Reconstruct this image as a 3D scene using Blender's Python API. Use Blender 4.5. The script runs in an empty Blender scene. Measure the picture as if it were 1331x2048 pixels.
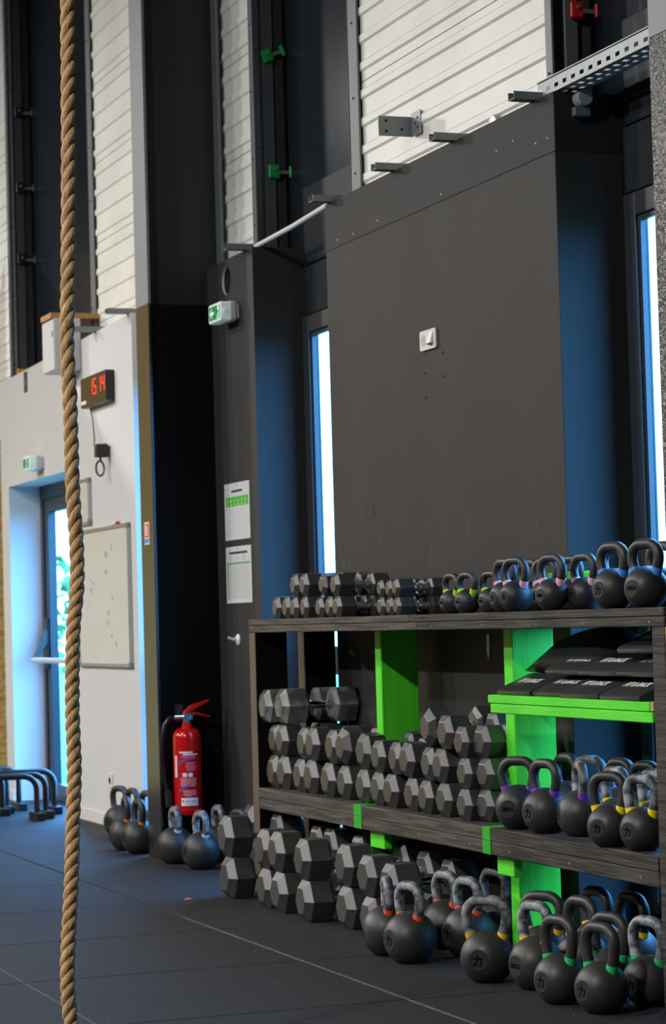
import bpy, bmesh, math, random
from mathutils import Vector, Matrix, Euler
random.seed(7)
R = math.radians
C = bpy.context.scene.collection
scene = bpy.context.scene

# ------------------------------------------------------------------ camera
cam_d = bpy.data.cameras.new('camera')
cam_d.sensor_fit = 'VERTICAL'; cam_d.sensor_height = 36.0; cam_d.lens = 85.0
cam_d.clip_start = 0.05; cam_d.clip_end = 300
cam_d.dof.use_dof = True; cam_d.dof.focus_distance = 7.6; cam_d.dof.aperture_fstop = 7.0
cam = bpy.data.objects.new('camera', cam_d); C.objects.link(cam)
yaw, pit, rol = R(20.337), R(2.5626), R(-1.6105)
fwd = Vector((math.sin(yaw)*math.cos(pit), math.cos(yaw)*math.cos(pit), math.sin(pit)))
rgt = Vector((math.cos(yaw), -math.sin(yaw), 0)); upv = rgt.cross(fwd)
r2 = rgt*math.cos(rol) + upv*math.sin(rol); u2 = -rgt*math.sin(rol) + upv*math.cos(rol)
cam.matrix_world = Matrix(((r2.x, u2.x, -fwd.x, 0), (r2.y, u2.y, -fwd.y, 0), (r2.z, u2.z, -fwd.z, 1.2), (0, 0, 0, 1)))
scene.camera = cam

# ------------------------------------------------------------------ sky, lamps, exposure
world = bpy.data.worlds.new('world'); scene.world = world; world.use_nodes = True
bg = world.node_tree.nodes['Background']
bg.inputs[0].default_value = (0.11, 0.42, 1.0, 1); bg.inputs[1].default_value = 22.0
vs = scene.view_settings
vs.view_transform = 'Standard'; vs.look = 'None'; vs.exposure = 0.0; vs.gamma = 1.0; vs.use_curve_mapping = False

def lamp(x, y, z, power, size=0.45, col=(1, 0.985, 0.965)):
    d = bpy.data.lights.new('high_bay_lamp', 'AREA'); d.shape = 'DISK'; d.size = size; d.energy = power; d.color = col
    o = bpy.data.objects.new('high_bay_lamp', d); C.objects.link(o); o.location = (x, y, z)
for (x, y, p) in ((-3.4, 3.2, 640), (-2.2, 9.5, 165), (-2.2, 15.5, 350), (-2.2, 21.5, 700), (-7.6, 9.5, 660), (-7.6, 15.5, 780), (-7.6, 21.5, 800)):
    lamp(x, y, 6.2, p)

def portal(y0, y1, z0, z1):
    d = bpy.data.lights.new('window_portal', 'AREA'); d.shape = 'RECTANGLE'; d.size = y1-y0; d.size_y = z1-z0
    d.cycles.is_portal = True
    o = bpy.data.objects.new('window_portal', d); C.objects.link(o)
    o.location = (4.1, (y0+y1)/2, (z0+z1)/2)
    o.rotation_euler = Matrix(((0, 0, 1), (1, 0, 0), (0, 1, 0))).to_euler()
for a in ((6.72, 7.78, .1, 2.72), (10.2, 11.24, .1, 2.72), (12.32, 13.38, .1, 2.72), (14.9, 16.78, 0.0, 2.2)):
    portal(*a)

# ------------------------------------------------------------------ materials
def lin(c):
    def f(v):
        v /= 255.0
        return v/12.92 if v <= 0.04045 else ((v+0.055)/1.055)**2.4
    return (f(c[0]), f(c[1]), f(c[2]), 1)
MATS = {}
def mat(name, col, rough=0.5, metal=0.0, spec=0.5, col2=None, nscale=6.0, namt=0.5, stretch=(1, 1, 1),
        bump=0.0, bscale=60.0, coat=0.0, ior=None, emit=None, estr=0.0, rough2=None, contrast=(0.35, 0.65), detail=6):
    if name in MATS: return MATS[name]
    m = bpy.data.materials.new(name); m.use_nodes = True
    nt = m.node_tree; b = nt.nodes['Principled BSDF']
    if len(col) == 3: col = (*col, 1)
    b.inputs['Base Color'].default_value = col
    b.inputs['Roughness'].default_value = rough; b.inputs['Metallic'].default_value = metal
    b.inputs['Specular IOR Level'].default_value = spec
    if coat: b.inputs['Coat Weight'].default_value = coat; b.inputs['Coat Roughness'].default_value = 0.12
    if ior: b.inputs['IOR'].default_value = ior
    if emit: b.inputs['Emission Color'].default_value = (*emit, 1); b.inputs['Emission Strength'].default_value = estr
    tc = nt.nodes.new('ShaderNodeTexCoord'); mp = nt.nodes.new('ShaderNodeMapping')
    mp.inputs['Scale'].default_value = stretch; nt.links.new(tc.outputs['Object'], mp.inputs['Vector'])
    if col2 is not None:
        if len(col2) == 3: col2 = (*col2, 1)
        n = nt.nodes.new('ShaderNodeTexNoise'); n.inputs['Scale'].default_value = nscale; n.inputs['Detail'].default_value = detail
        nt.links.new(mp.outputs[0], n.inputs['Vector'])
        rp = nt.nodes.new('ShaderNodeMapRange'); rp.inputs[1].default_value = contrast[0]; rp.inputs[2].default_value = contrast[1]
        rp.inputs[4].default_value = namt
        nt.links.new(n.outputs[0], rp.inputs[0])
        mx = nt.nodes.new('ShaderNodeMix'); mx.data_type = 'RGBA'
        mx.inputs[6].default_value = col; mx.inputs[7].default_value = col2
        nt.links.new(rp.outputs[0], mx.inputs[0]); nt.links.new(mx.outputs[2], b.inputs['Base Color'])
        if rough2 is not None:
            rr = nt.nodes.new('ShaderNodeMapRange'); rr.inputs[1].default_value = contrast[0]; rr.inputs[2].default_value = contrast[1]
            rr.inputs[3].default_value = rough; rr.inputs[4].default_value = rough2
            nt.links.new(n.outputs[0], rr.inputs[0]); nt.links.new(rr.outputs[0], b.inputs['Roughness'])
    if bump:
        n2 = nt.nodes.new('ShaderNodeTexNoise'); n2.inputs['Scale'].default_value = bscale; n2.inputs['Detail'].default_value = 4
        nt.links.new(mp.outputs[0], n2.inputs['Vector'])
        bp = nt.nodes.new('ShaderNodeBump'); bp.inputs['Strength'].default_value = bump; bp.inputs['Distance'].default_value = 0.01
        nt.links.new(n2.outputs[0], bp.inputs['Height']); nt.links.new(bp.outputs[0], b.inputs['Normal'])
    MATS[name] = m
    return m

M_panel = mat('black_plaster_paint', (.036, .0345, .0345), .6, spec=.18, col2=(.049, .047, .047), nscale=2.2, namt=.5, stretch=(1, 1, .25), bump=.05, bscale=90)
M_panel_up = mat('black_plaster_paint_upper', (.026, .025, .026), .6, spec=.2, col2=(.033, .032, .033), nscale=3, namt=.5, bump=.05)
M_white = mat('white_wall_paint', (.67, .67, .675), .7, spec=.3, col2=(.63, .63, .635), nscale=1.5, namt=.5)
M_whitetrim = mat('white_trim', (.72, .71, .69), .5)
M_clad = mat('cream_cladding', lin((240, 239, 232)), .42, col2=lin((222, 221, 213)), nscale=3, namt=.6)
M_darkmetal = mat('dark_blue_grey_metal', (.016, .021, .026), .45, spec=.12, col2=(.026, .031, .036), nscale=2, namt=.6)
M_darkglossy = mat('dark_glossy_metal', (.014, .019, .025), .2, spec=.1)
M_returngrey = mat('grey_return_metal', (.055, .055, .057), .5)
M_trimgrey = mat('grey_trim', (.12, .135, .145), .45)
M_columngrey = mat('column_grey_primer', (.2, .22, .235), .5, col2=(.17, .19, .2), nscale=8)
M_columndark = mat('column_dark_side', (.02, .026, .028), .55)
M_columnblack = mat('column_gloss_black', (.012, .011, .01), .16, spec=.9, ior=1.75)
M_columntex = mat('column_textured_black', (.02, .02, .021), .22, spec=.8, bump=1.0, bscale=55, col2=(.035, .035, .036), nscale=30)
M_matblack = mat('matt_black', (.004, .004, .0045), .7, spec=.1)
M_frame = mat('window_frame_anthracite', (.022, .026, .031), .35)
M_osb = mat('osb_board', lin((244, 212, 140)), .6, col2=lin((205, 152, 75)), nscale=14, namt=.85, stretch=(1, 1, 2.2), detail=3)
M_ceiling = mat('ceiling_sheet', (.12, .12, .125), .7)
M_hallwall = mat('hall_wall_sheet', (.09, .09, .09), .7)
M_endwall = mat('end_wall_sheet', (.12, .12, .12), .7)
M_rubberfloor = mat('rubber_floor', (.02, .02, .021), .58, spec=.22, col2=(.12, .12, .122), nscale=170, namt=.6, bump=.3, bscale=240, contrast=(.5, .74), rough2=.65, detail=2)
M_slab = mat('dark_slab', (.012, .012, .012), .9)
M_woodblack = mat('black_stained_timber', (.016, .0145, .0138), .62, spec=.35, col2=(.058, .05, .045), nscale=7, namt=.9, stretch=(8, .55, 12), bump=.25, bscale=12, contrast=(.42, .6))
M_woodworn = mat('worn_stained_timber', (.03, .026, .023), .62, spec=.35, col2=(.1, .082, .068), nscale=6, namt=.85, stretch=(8, .5, 10), bump=.25, bscale=12, contrast=(.42, .6))
M_woodraw = mat('raw_timber_end', lin((200, 160, 130)), .7, col2=lin((170, 125, 95)), nscale=30)
M_woodbrown = mat('brown_timber_edge', (.085, .055, .035), .6, col2=(.14, .1, .07), nscale=8, stretch=(6, 6, .6))
M_yellow = mat('yellow_painted_timber', lin((222, 170, 30)), .55, col2=lin((190, 135, 25)), nscale=8)
M_redpaint = mat('red_painted_timber', lin((190, 40, 20)), .5)
M_green = mat('green_painted_timber', lin((88, 228, 44)), .5, col2=lin((70, 212, 30)), nscale=5, namt=.8, stretch=(6, 6, .7), bump=.15, bscale=25)
M_greenh = mat('green_painted_board', lin((88, 228, 44)), .5, col2=lin((70, 212, 30)), nscale=5, namt=.8, stretch=(6, .7, 6), bump=.15, bscale=25)
M_greend = mat('deep_green_paint', lin((35, 165, 22)), .55, col2=lin((25, 140, 15)), nscale=20)
M_rubber = mat('dumbbell_rubber', (.032, .032, .033), .4, spec=.95, col2=(.066, .066, .067), nscale=9, namt=.8, contrast=(.4, .75), bump=.08, bscale=160)
M_urethane = mat('dumbbell_scuffed_urethane', (.07, .07, .07), .3, col2=(.42, .43, .44), nscale=12, namt=.6, contrast=(.42, .7))
M_chrome = mat('chrome', (.75, .75, .76), .16, metal=1.0)
M_gripsteel = mat('worn_steel_grip', (.4, .4, .41), .35, metal=1.0, bump=.3, bscale=300)
M_kb = mat('kettlebell_powder_coat', (.02, .02, .02), .46, col2=(.038, .0375, .037), nscale=14, namt=.7, bump=.05, bscale=260)
M_kbchalk = mat('kettlebell_chalky_handle', (.05, .052, .056), .5, col2=(.42, .45, .5), nscale=22, namt=.85, contrast=(.47, .68), bump=.1, bscale=200)
M_kbface = mat('kettlebell_face_disc', (.014, .014, .014), .5)
M_kbmark = mat('kettlebell_mark', (.002, .002, .002), .9, spec=.1)
BANDC = dict(lime=(175, 215, 30), pink=(245, 170, 190), blue=(60, 145, 225), yellow=(238, 216, 30), purple=(125, 60, 190),
             green=(40, 190, 105), gold=(240, 185, 45), red=(250, 85, 40), silver=(200, 210, 225), orange=(225, 120, 45))
M_band = {k: mat('band_'+k, lin(v), .45) for k, v in BANDC.items()}
M_rope = mat('manila_rope', lin((214, 176, 128)), .85, spec=.2, col2=lin((172, 132, 88)), nscale=60, namt=.75, stretch=(1, 1, .25), bump=.7, bscale=260)
M_ropefuzz = mat('rope_fibre', lin((215, 180, 135)), .9)
M_red = mat('extinguisher_red', lin((205, 12, 14)), .22, coat=.3)
M_redplastic = mat('red_lever', lin((200, 25, 20)), .35)
M_labelwhite = mat('label_white', (.8, .8, .8), .5)
M_labelpink = mat('label_pale_print', lin((235, 150, 150)), .5)
M_labelblue = mat('label_blue', lin((30, 95, 200)), .5)
M_blackplastic = mat('black_plastic', (.015, .015, .016), .35)
M_hose = mat('black_hose', (.012, .012, .012), .28)
M_vinyl = mat('black_vinyl', (.03, .03, .031), .33, bump=.06, bscale=120)
M_print = mat('white_print', (.8, .8, .8), .5)
M_paper = mat('laminated_paper', (.72, .73, .73), .25)
M_ink = mat('dark_ink', (.05, .05, .055), .5)
M_inkgrey = mat('grey_ink', (.42, .43, .43), .5)
M_inkgreen = mat('green_ink', lin((35, 160, 70)), .5)
M_inkgreen2 = mat('bright_green_ink', lin((75, 185, 45)), .5)
M_whiteplastic = mat('white_plastic', (.74, .74, .72), .35)
M_sockethole = mat('socket_recess', (.5, .48, .45), .45)
M_whiteboard = mat('whiteboard_surface', (.7, .69, .67), .2, col2=(.64, .63, .61), nscale=4)
M_alu = mat('aluminium_frame', (.5, .5, .5), .35, metal=.8)
M_galv = mat('galvanised_steel', (.34, .36, .37), .5, metal=.5, col2=(.27, .29, .3), nscale=14)
M_galvdark = mat('galvanised_dark', (.25, .28, .28), .45, metal=.4)
M_boxgrey = mat('pale_grey_enclosure', (.62, .62, .62), .45)
M_clock = mat('clock_gloss_face', (.006, .006, .006), .1, spec=.9, ior=1.75)
M_led = mat('red_led', (.3, .0, .0), .4, emit=(1, .035, .01), estr=1.6)
M_exitgreen = mat('exit_green', lin((0, 130, 70)), .4, emit=lin((0, 140, 75))[:3], estr=.35)
M_exitwhite = mat('exit_white', (.8, .85, .82), .4, emit=(.8, .95, .88), estr=.35)
M_exitbody = mat('exit_housing', (.6, .63, .62), .3)
M_exitlight = mat('exit_lens', (.8, .9, .9), .3, emit=(.75, .95, .95), estr=.15)
M_clampgreen = mat('green_clamp', lin((20, 165, 75)), .4)
M_clampred = mat('red_clamp', lin((215, 35, 30)), .4)
M_clampdark = mat('dark_green_clamp', (.004, .012, .008), .5)
M_stickred = mat('sticker_red', lin((215, 70, 50)), .5)
M_stickblue = mat('sticker_blue', lin((45, 125, 205)), .5)
M_glass = bpy.data.materials.new('window_glass'); M_glass.use_nodes = True
_n = M_glass.node_tree; _n.nodes.remove(_n.nodes['Principled BSDF'])
_t = _n.nodes.new('ShaderNodeBsdfTransparent'); _t.inputs[0].default_value = (.93, .97, .97, 1)
_g = _n.nodes.new('ShaderNodeBsdfGlossy'); _g.inputs['Roughness'].default_value = .02
_m = _n.nodes.new('ShaderNodeMixShader')
_m.inputs[0].default_value = .05; _n.links.new(_t.outputs[0], _m.inputs[1]); _n.links.new(_g.outputs[0], _m.inputs[2])
_n.links.new(_m.outputs[0], _n.nodes['Material Output'].inputs[0])
M_grass = mat('outside_grass', lin((110, 135, 90)), .9, col2=lin((80, 110, 60)), nscale=3)
M_leaf = mat('outside_foliage', lin((90, 125, 70)), .8, col2=lin((60, 95, 45)), nscale=8)
M_bark = mat('bark', lin((95, 75, 55)), .9)

# ------------------------------------------------------------------ mesh helpers
class MB:
    def __init__(s): s.v = []; s.f = []
    def add(s, vs, fs):
        o = len(s.v); s.v += [tuple(v) for v in vs]; s.f += [tuple(i+o for i in f) for f in fs]; return s
    def box(s, x0, x1, y0, y1, z0, z1):
        x0, x1 = min(x0, x1), max(x0, x1); y0, y1 = min(y0, y1), max(y0, y1); z0, z1 = min(z0, z1), max(z0, z1)
        return s.add([(x0, y0, z0), (x1, y0, z0), (x1, y1, z0), (x0, y1, z0), (x0, y0, z1), (x1, y0, z1), (x1, y1, z1), (x0, y1, z1)],
                     [(0, 3, 2, 1), (4, 5, 6, 7), (0, 1, 5, 4), (1, 2, 6, 5), (2, 3, 7, 6), (3, 0, 4, 7)])
    def prism(s, poly, a, b, axis):
        """poly in the two other axes (cyclic order), extruded along axis from a to b"""
        def P(u, v, w):
            return (w, u, v) if axis == 0 else ((u, w, v) if axis == 1 else (u, v, w))
        n = len(poly)
        vs = [P(u, v, a) for u, v in poly] + [P(u, v, b) for u, v in poly]
        fs = [tuple(range(n)), tuple(range(2*n-1, n-1, -1))] + [(i, n+i, n+(i+1) % n, (i+1) % n) for i in range(n)]
        return s.add(vs, fs)
    def rings(s, rings, cap=True, closed=False):
        n = len(rings[0]); o = len(s.v)
        for r in rings: s.v += [tuple(p) for p in r]
        k = len(rings)
        for i in range(k if closed else k-1):
            a = o+i*n; b = o+((i+1) % k)*n
            for j in range(n):
                s.f.append((a+j, a+(j+1) % n, b+(j+1) % n, b+j))
        if cap and not closed:
            s.f.append(tuple(o+j for j in range(n-1, -1, -1))); s.f.append(tuple(o+(k-1)*n+j for j in range(n)))
        return s
    def lathe(s, prof, seg=24, centre=(0, 0, 0), axis=2):
        rs = []
        for r, h in prof:
            ring = []
            for j in range(seg):
                a = 2*math.pi*j/seg; u, v = r*math.cos(a), r*math.sin(a)
                p = (u, v, h) if axis == 2 else ((h, u, v) if axis == 0 else (v, h, u))
                ring.append((p[0]+centre[0], p[1]+centre[1], p[2]+centre[2]))
            rs.append(ring)
        return s.rings(rs)
    def tube(s, path, rad, seg=10, cap=True):
        pts = [Vector(p) for p in path]; n = len(pts); rs = []; up = None
        for i, p in enumerate(pts):
            t = (pts[min(i+1, n-1)]-pts[max(i-1, 0)]).normalized()
            if up is None:
                up = Vector((0, 0, 1)) if abs(t.z) < .9 else Vector((1, 0, 0))
            x = up-t*up.dot(t); x.normalize(); up = x; y = t.cross(x)
            r = rad[i] if isinstance(rad, (list, tuple)) else rad
            rs.append([p+x*(r*math.cos(2*math.pi*j/seg))+y*(r*math.sin(2*math.pi*j/seg)) for j in range(seg)])
        return s.rings(rs, cap)
    def mesh(s, name, m, smooth=False, bevel=0.0):
        me = bpy.data.meshes.new(name); me.from_pydata(s.v, [], s.f)
        bm = bmesh.new(); bm.from_mesh(me); bmesh.ops.recalc_face_normals(bm, faces=bm.faces)
        if bevel:
            bmesh.ops.bevel(bm, geom=bm.edges[:], offset=bevel, segments=1, affect='EDGES')
        bm.to_mesh(me); bm.free(); me.materials.append(m)
        if smooth: smooth_mesh(me, smooth)
        return me
    def build(s, name, m, parent=None, smooth=False, bevel=0.0):
        return link(name, s.mesh(name, m, smooth, bevel), parent)
def smooth_mesh(me, ang):
    me.polygons.foreach_set('use_smooth', [True]*len(me.polygons))
    if ang is not True:
        me.set_sharp_from_angle(angle=R(ang))
def link(name, me, parent=None):
    o = bpy.data.objects.new(name, me); C.objects.link(o)
    if parent is not None: o.parent = parent
    return o
def tag(o, label, cat, group=None, kind=None):
    o['label'] = label
    if cat: o['category'] = cat
    if group: o['group'] = group
    if kind: o['kind'] = kind
    return o
def thing(name, label, cat, loc=(0, 0, 0), rotz=0.0, group=None):
    o = bpy.data.objects.new(name, None); C.objects.link(o); o.empty_display_size = .1
    o.location = loc; o.rotation_euler = (0, 0, rotz)
    return tag(o, label, cat, group)
def structure(name, loc=(0, 0, 0)):
    o = bpy.data.objects.new(name, None); C.objects.link(o); o['kind'] = 'structure'; o.empty_display_size = .1; return o
def st(o): o['kind'] = 'structure'; return o
def text_mesh(txt, size, depth=.0006, shear=0.0, bold=0.0, space=1.0):
    cu = bpy.data.curves.new('text', 'FONT'); cu.body = txt; cu.size = size; cu.extrude = depth; cu.shear = shear; cu.offset = bold
    cu.align_x = 'CENTER'; cu.align_y = 'CENTER'; cu.resolution_u = 2; cu.space_character = space
    o = bpy.data.objects.new('text_tmp', cu); me = bpy.data.meshes.new_from_object(o)
    bpy.data.objects.remove(o); bpy.data.curves.remove(cu)
    return me
def remap(me, fn, m):
    for v in me.vertices: v.co = fn(v.co)
    me.materials.clear(); me.materials.append(m); return me
def boolean_cut(me, cutter):
    a = bpy.data.objects.new('cut_a', me); b = bpy.data.objects.new('cut_b', cutter); C.objects.link(a); C.objects.link(b)
    md = a.modifiers.new('b', 'BOOLEAN'); md.object = b; md.operation = 'DIFFERENCE'; md.solver = 'EXACT'
    dg = bpy.context.evaluated_depsgraph_get(); out = bpy.data.meshes.new_from_object(a.evaluated_get(dg))
    bpy.data.objects.remove(a); bpy.data.objects.remove(b); return out

XP, XW = 3.80, 3.77          # faces of the black and of the white wall lining
XC, XO = 3.90, 4.07          # cladding face, outer wall face
ORD = ['first', 'second', 'third', 'fourth', 'fifth', 'sixth', 'seventh', 'eighth', 'ninth', 'tenth', 'eleventh', 'twelfth', 'thirteenth', 'fourteenth']

# ================================================================== SETTING
# floor of one metre rubber tiles on a slab
fl = st(MB().box(-16, 4.1, -4, 26, -.16, -.012).build('floor', M_slab))
tile_bm = MB().box(.0025, .9975, .004, .996, -.012, 0).mesh('floor_tile', M_rubberfloor, bevel=.0018)
for i in range(7):
    for j in range(18):
        x0 = 2.85-(i-1)*1.0; y0 = .13+j
        if i < 2: continue
        o = link('floor_tile', tile_bm, fl); o.location = (x0+random.uniform(-.0015, .0015)+(.003 if i > 1 else 0)*0, y0+(.0 if i % 2 else .006), 0)
edge_tile = MB().box(.0045, .9455, .004, .996, -.012, 0).mesh('floor_tile_edge', M_rubberfloor, bevel=.0018)
for j in range(18):
    o = link('floor_tile', edge_tile, fl); o.location = (2.853, .13+j, 0)
sd = mat('seam_dust', (.2, .195, .19), .9, col2=(.07, .07, .07), nscale=14, namt=.9)
MB().box(2.8475, 2.8555, 5.5, 9.6, -.012, -.0015).build('seam_dust', sd, fl)
MB().box(2.8475, 2.8555, 1.846-1.846+9.6, 17, -.012, -.006).build('seam_dust', M_slab, fl)
MB().box(1.8475, 1.8535, 4.5, 9.0, -.012, -.003).build('seam_dust', mat('faint_seam_dust', (.09, .088, .086), .9), fl)
strip = MB().box(.003, .27, .0025, .9975, -.012, 0).mesh('floor_tile_strip', M_rubberfloor, bevel=.0018)
for j in range(18):
    o = link('floor_tile', strip, fl); o.location = (3.80, .13+j, 0)

st(MB().box(-16.2, 4.3, -4.2, 26.2, 7.0, 7.2).build('ceiling', M_ceiling))
st(MB().box(-16.2, -16.0, -4.2, 26.2, -.1, 7.0).build('wall_left', M_hallwall))
st(MB().box(-16.0, 4.3, -4.2, -4.0, -.1, 7.0).build('wall_back', M_hallwall))
st(MB().box(-16.0, 4.3, 26.0, 26.2, -.1, 7.0).build('wall_end', M_endwall))
# OSB partition across the hall end
wf = structure('wall_far')
x = -4.0
while x < 3.6:
    x1 = min(x+1.25, 3.7); MB().box(x+.002, x1-.002, 17.2, 17.22, 0, 3.95).build('osb_board', M_osb, wf, bevel=.001); x = x1
MB().box(3.702, 3.86, 17.2, 17.22, 0, 2.5).build('osb_board', M_osb, wf, bevel=.001)

# outer wall with openings
WZ0, WZ1 = .13, 2.70
wins = [(6.78, 7.75), (10.26, 11.21), (12.36, 13.34)]
DY0, DY1, DZ = 14.98, 16.71, 2.2
wo = structure('wall_right')
mb = MB(); ys = -4.0
for a, b in wins:
    mb.box(XO, XO+.02, ys, a, -.1, 7.0); mb.box(XO, XO+.02, a, b, WZ1, 7.0); mb.box(XO, XO+.02, a, b, -.1, WZ0); ys = b
mb.box(XO, XO+.02, ys, DY0, -.1, 7.0); mb.box(XO, XO+.02, DY0, DY1, DZ, 7.0); mb.box(XO, XO+.02, DY1, 26, -.1, 7.0)
mb.build('outer_sheet', M_darkglossy, wo)
for a, b in wins:   # flashing panels over each window
    MB().box(XO-.02, XO-.001, a-.04, b+.04, 2.715, 2.955).build('lintel_panel', M_darkmetal, wo, bevel=.002)
    MB().box(XO-.012, XO-.001, a-.04, b+.04, 2.965, 3.35).build('lintel_panel', M_darkmetal, wo, bevel=.002)

def window(n, a, b, transom=True):
    w = structure('window_%d' % n)
    x0, x1 = XO-.05, XO+.006; t = .085
    MB().box(x0, x1, a, a+t, WZ0, WZ1).build('frame_stile', M_frame, w, bevel=.003)
    MB().box(x0, x1, b-t, b, WZ0, WZ1).build('frame_stile', M_frame, w, bevel=.003)
    MB().box(x0, x1, a+t, b-t, WZ1-t, WZ1).build('frame_rail', M_frame, w, bevel=.003)
    MB().box(x0, x1, a+t, b-t, WZ0, WZ0+t*.5).build('frame_rail', M_frame, w, bevel=.003)
    MB().box(x0+.012, x0+.03, b-t-.022, b-t, WZ0+.04, WZ1-t).build('glazing_bead', M_frame, w)
    MB().box(x0+.012, x0+.03, a+t, b-t-.022, WZ1-t-.02, WZ1-t).build('glazing_bead', M_frame, w)
    MB().box(x0, x1, a+t, b-t, .94, 1.075).build('transom', M_frame, w, bevel=.003)
    MB().box(XO-.008, XO-.002, a+t, b-t, 1.075, WZ1-t).build('pane', M_glass, w)
    MB().box(XO-.008, XO-.002, a+t, b-t, WZ0+t*.5, .94).build('pane', M_glass, w)
for i, (a, b) in enumerate(wins): window(i+1, a, b)

# black lining beside the rack (wide panel with two boards)
wb = structure('wall_panel')
MB().box(XP, XO, 7.842, 10.247, 0, 2.872).build('lower_board', M_panel, wb, bevel=.002)
MB().box(XP+.001, XO, 7.842, 10.247, 2.8725, 3.09).build('upper_board', M_panel_up, wb, bevel=.002)
for (y, z) in ((8.0, 2.93), (8.35, 2.97), (8.9, 2.9), (9.6, 2.91), (9.9, 2.9), (10.1, 2.905), (7.9, 2.93), (8.2, 2.98)):
    MB().lathe([(.0001, -.001), (.004, -.001), (.004, .001), (.0001, .001)], 8, (XP, y, z), 0).build('screw_head', M_whitetrim, wb)
M_scuff = mat('chalk_scuff', (.085, .083, .081), .8)
for k in range(46):   # chalk scuffs above the rack
    y = random.uniform(7.9, 10.2); z = 1.25+abs(random.gauss(0, .22)); h = random.uniform(.01, .055); wd = random.uniform(.002, .007)
    sx = random.uniform(-.02, .02)
    MB().add([(XP-.0006, y, z), (XP-.0006, y+wd, z+.2*h), (XP-.0006, y+wd*.6+sx, z+h), (XP-.0006, y-wd*.3+sx, z+.8*h)], [(0, 1, 2, 3)]).build('scuff_mark', M_scuff, wb)
for (y, z) in ((9.12, 2.20), (8.92, 2.165), (9.12, 2.10), (8.93, 2.265)):
    MB().lathe([(.0001, -.0008), (.007, -.0008), (.007, .0005), (.0001, .0005)], 7, (XP, y, z), 0).build('screw_hole', M_matblack, wb)
MB().box(XP-.001, XP+.002, 9.735, 9.85, 1.635, 1.70).build('filled_patch', M_panel_up, wb)
MB().box(XP-.0016, XP, 9.75, 9.835, 1.645, 1.69).build('filled_patch', M_panel, wb)

# black lining between the window and the column, with a round hole
wk = structure('wall_block')
blk = MB().box(XP, XO, 11.3, 12.19, 0, 3.06).mesh('block_board', M_panel)
cut = MB().lathe([(.075, -.2), (.075, .09)], 28, (XP, 11.73, 2.953), 0).mesh('cut', M_panel)
bme = boolean_cut(blk, cut); link('block_board', bme, wk)
hr = []
for k in range(28):
    a = 2*math.pi*k/28; hr.append((math.cos(a), math.sin(a)))
MB().rings([[(XP+.001, 11.73+.0745*c, 2.953+.0745*s_) for c, s_ in hr], [(XP+.013, 11.73+.0745*c, 2.953+.0745*s_) for c, s_ in hr]], cap=False).build('plaster_edge', M_whitetrim, wk)
MB().lathe([(.0745, .085), (.001, .086)], 28, (XP, 11.73, 2.953), 0).build('hole_back', M_woodraw, wk)

# white lining with the door opening
ww = MB()
def zt(y): return 3.008+(y-13.431)/(16.757-13.431)*(2.953-3.008)
ww.prism([(13.431, 0), (DY0, 0), (DY0, zt(DY0)), (13.431, zt(13.431))], XW, XO, 0)
ww.prism([(DY0, DZ), (DY1, DZ), (DY1, zt(DY1)), (DY0, zt(DY0))], XW, XO, 0)
ww.prism([(DY1, 0), (16.95, 0), (16.95, zt(16.95)), (DY1, zt(DY1))], XW, XO, 0)
st(ww.build('wall_white', M_white))
bb = MB().box(XW-.012, XW, 13.431, DY0, 0, .075); bb.box(XW-.012, XW, DY1, 16.95, 0, .075)
st(bb.build('baseboard_right', M_whitetrim, bevel=.003))

# door
dr = structure('door_1')
x0 = 3.99
MB().box(x0, x0+.09, DY1-.07, DY1, 0, DZ).build('frame_stile', M_frame, dr, bevel=.003)
MB().box(x0, x0+.09, DY0, DY0+.07, 0, DZ).build('frame_stile', M_frame, dr, bevel=.003)
MB().box(x0, x0+.09, DY0+.07, DY1-.07, DZ-.09, DZ).build('frame_rail', M_frame, dr, bevel=.003)
lf = MB().box(x0+.01, x0+.07, DY1-.175, DY1-.075, .01, DZ-.095); lf.box(x0+.01, x0+.07, DY0+.075, DY0+.16, .01, DZ-.095)
lf.box(x0+.01, x0+.07, DY0+.16, DY1-.175, DZ-.19, DZ-.095); lf.box(x0+.01, x0+.07, DY0+.16, DY1-.175, .01, .12)
lf.build('leaf_frame', M_frame, dr, bevel=.003)
MB().box(x0+.055, x0+.061, DY0+.16, DY1-.175, .12, DZ-.19).build('pane', M_glass, dr)
MB().box(x0-.06, x0-.005, DY0+.3, DY0+.62, DZ-.12, DZ-.03).build('door_closer', M_alu, dr, bevel=.006)
pb = MB().tube([(x0-.11, DY1-.16, .98), (x0-.11, DY0+.35, .98)], .019, 10)
pbo = pb.build('push_bar', M_boxgrey, dr, smooth=40)
for yy, s_ in ((DY1-.14, 1), (DY0+.33, -1)):
    q = MB().prism([(x0-.12, .965), (x0-.09, .965), (x0+.01, 1.12), (x0+.01, 1.19), (x0-.02, 1.19)], yy-.02, yy+.02, 1)
    q.build('bar_bracket', M_frame, dr, bevel=.003)
MB().box(x0-.012, x0+.01, DY1-.165, DY1-.08, .92, 1.27).build('lock_case', M_blackplastic, dr, bevel=.01)
MB().lathe([(.001, -.014), (.1, -.012), (.1, 0), (.001, 0)], 20, (x0+.03, DY0+.62, 1.42), 0).build('round_sticker', M_frame, dr)

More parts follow.
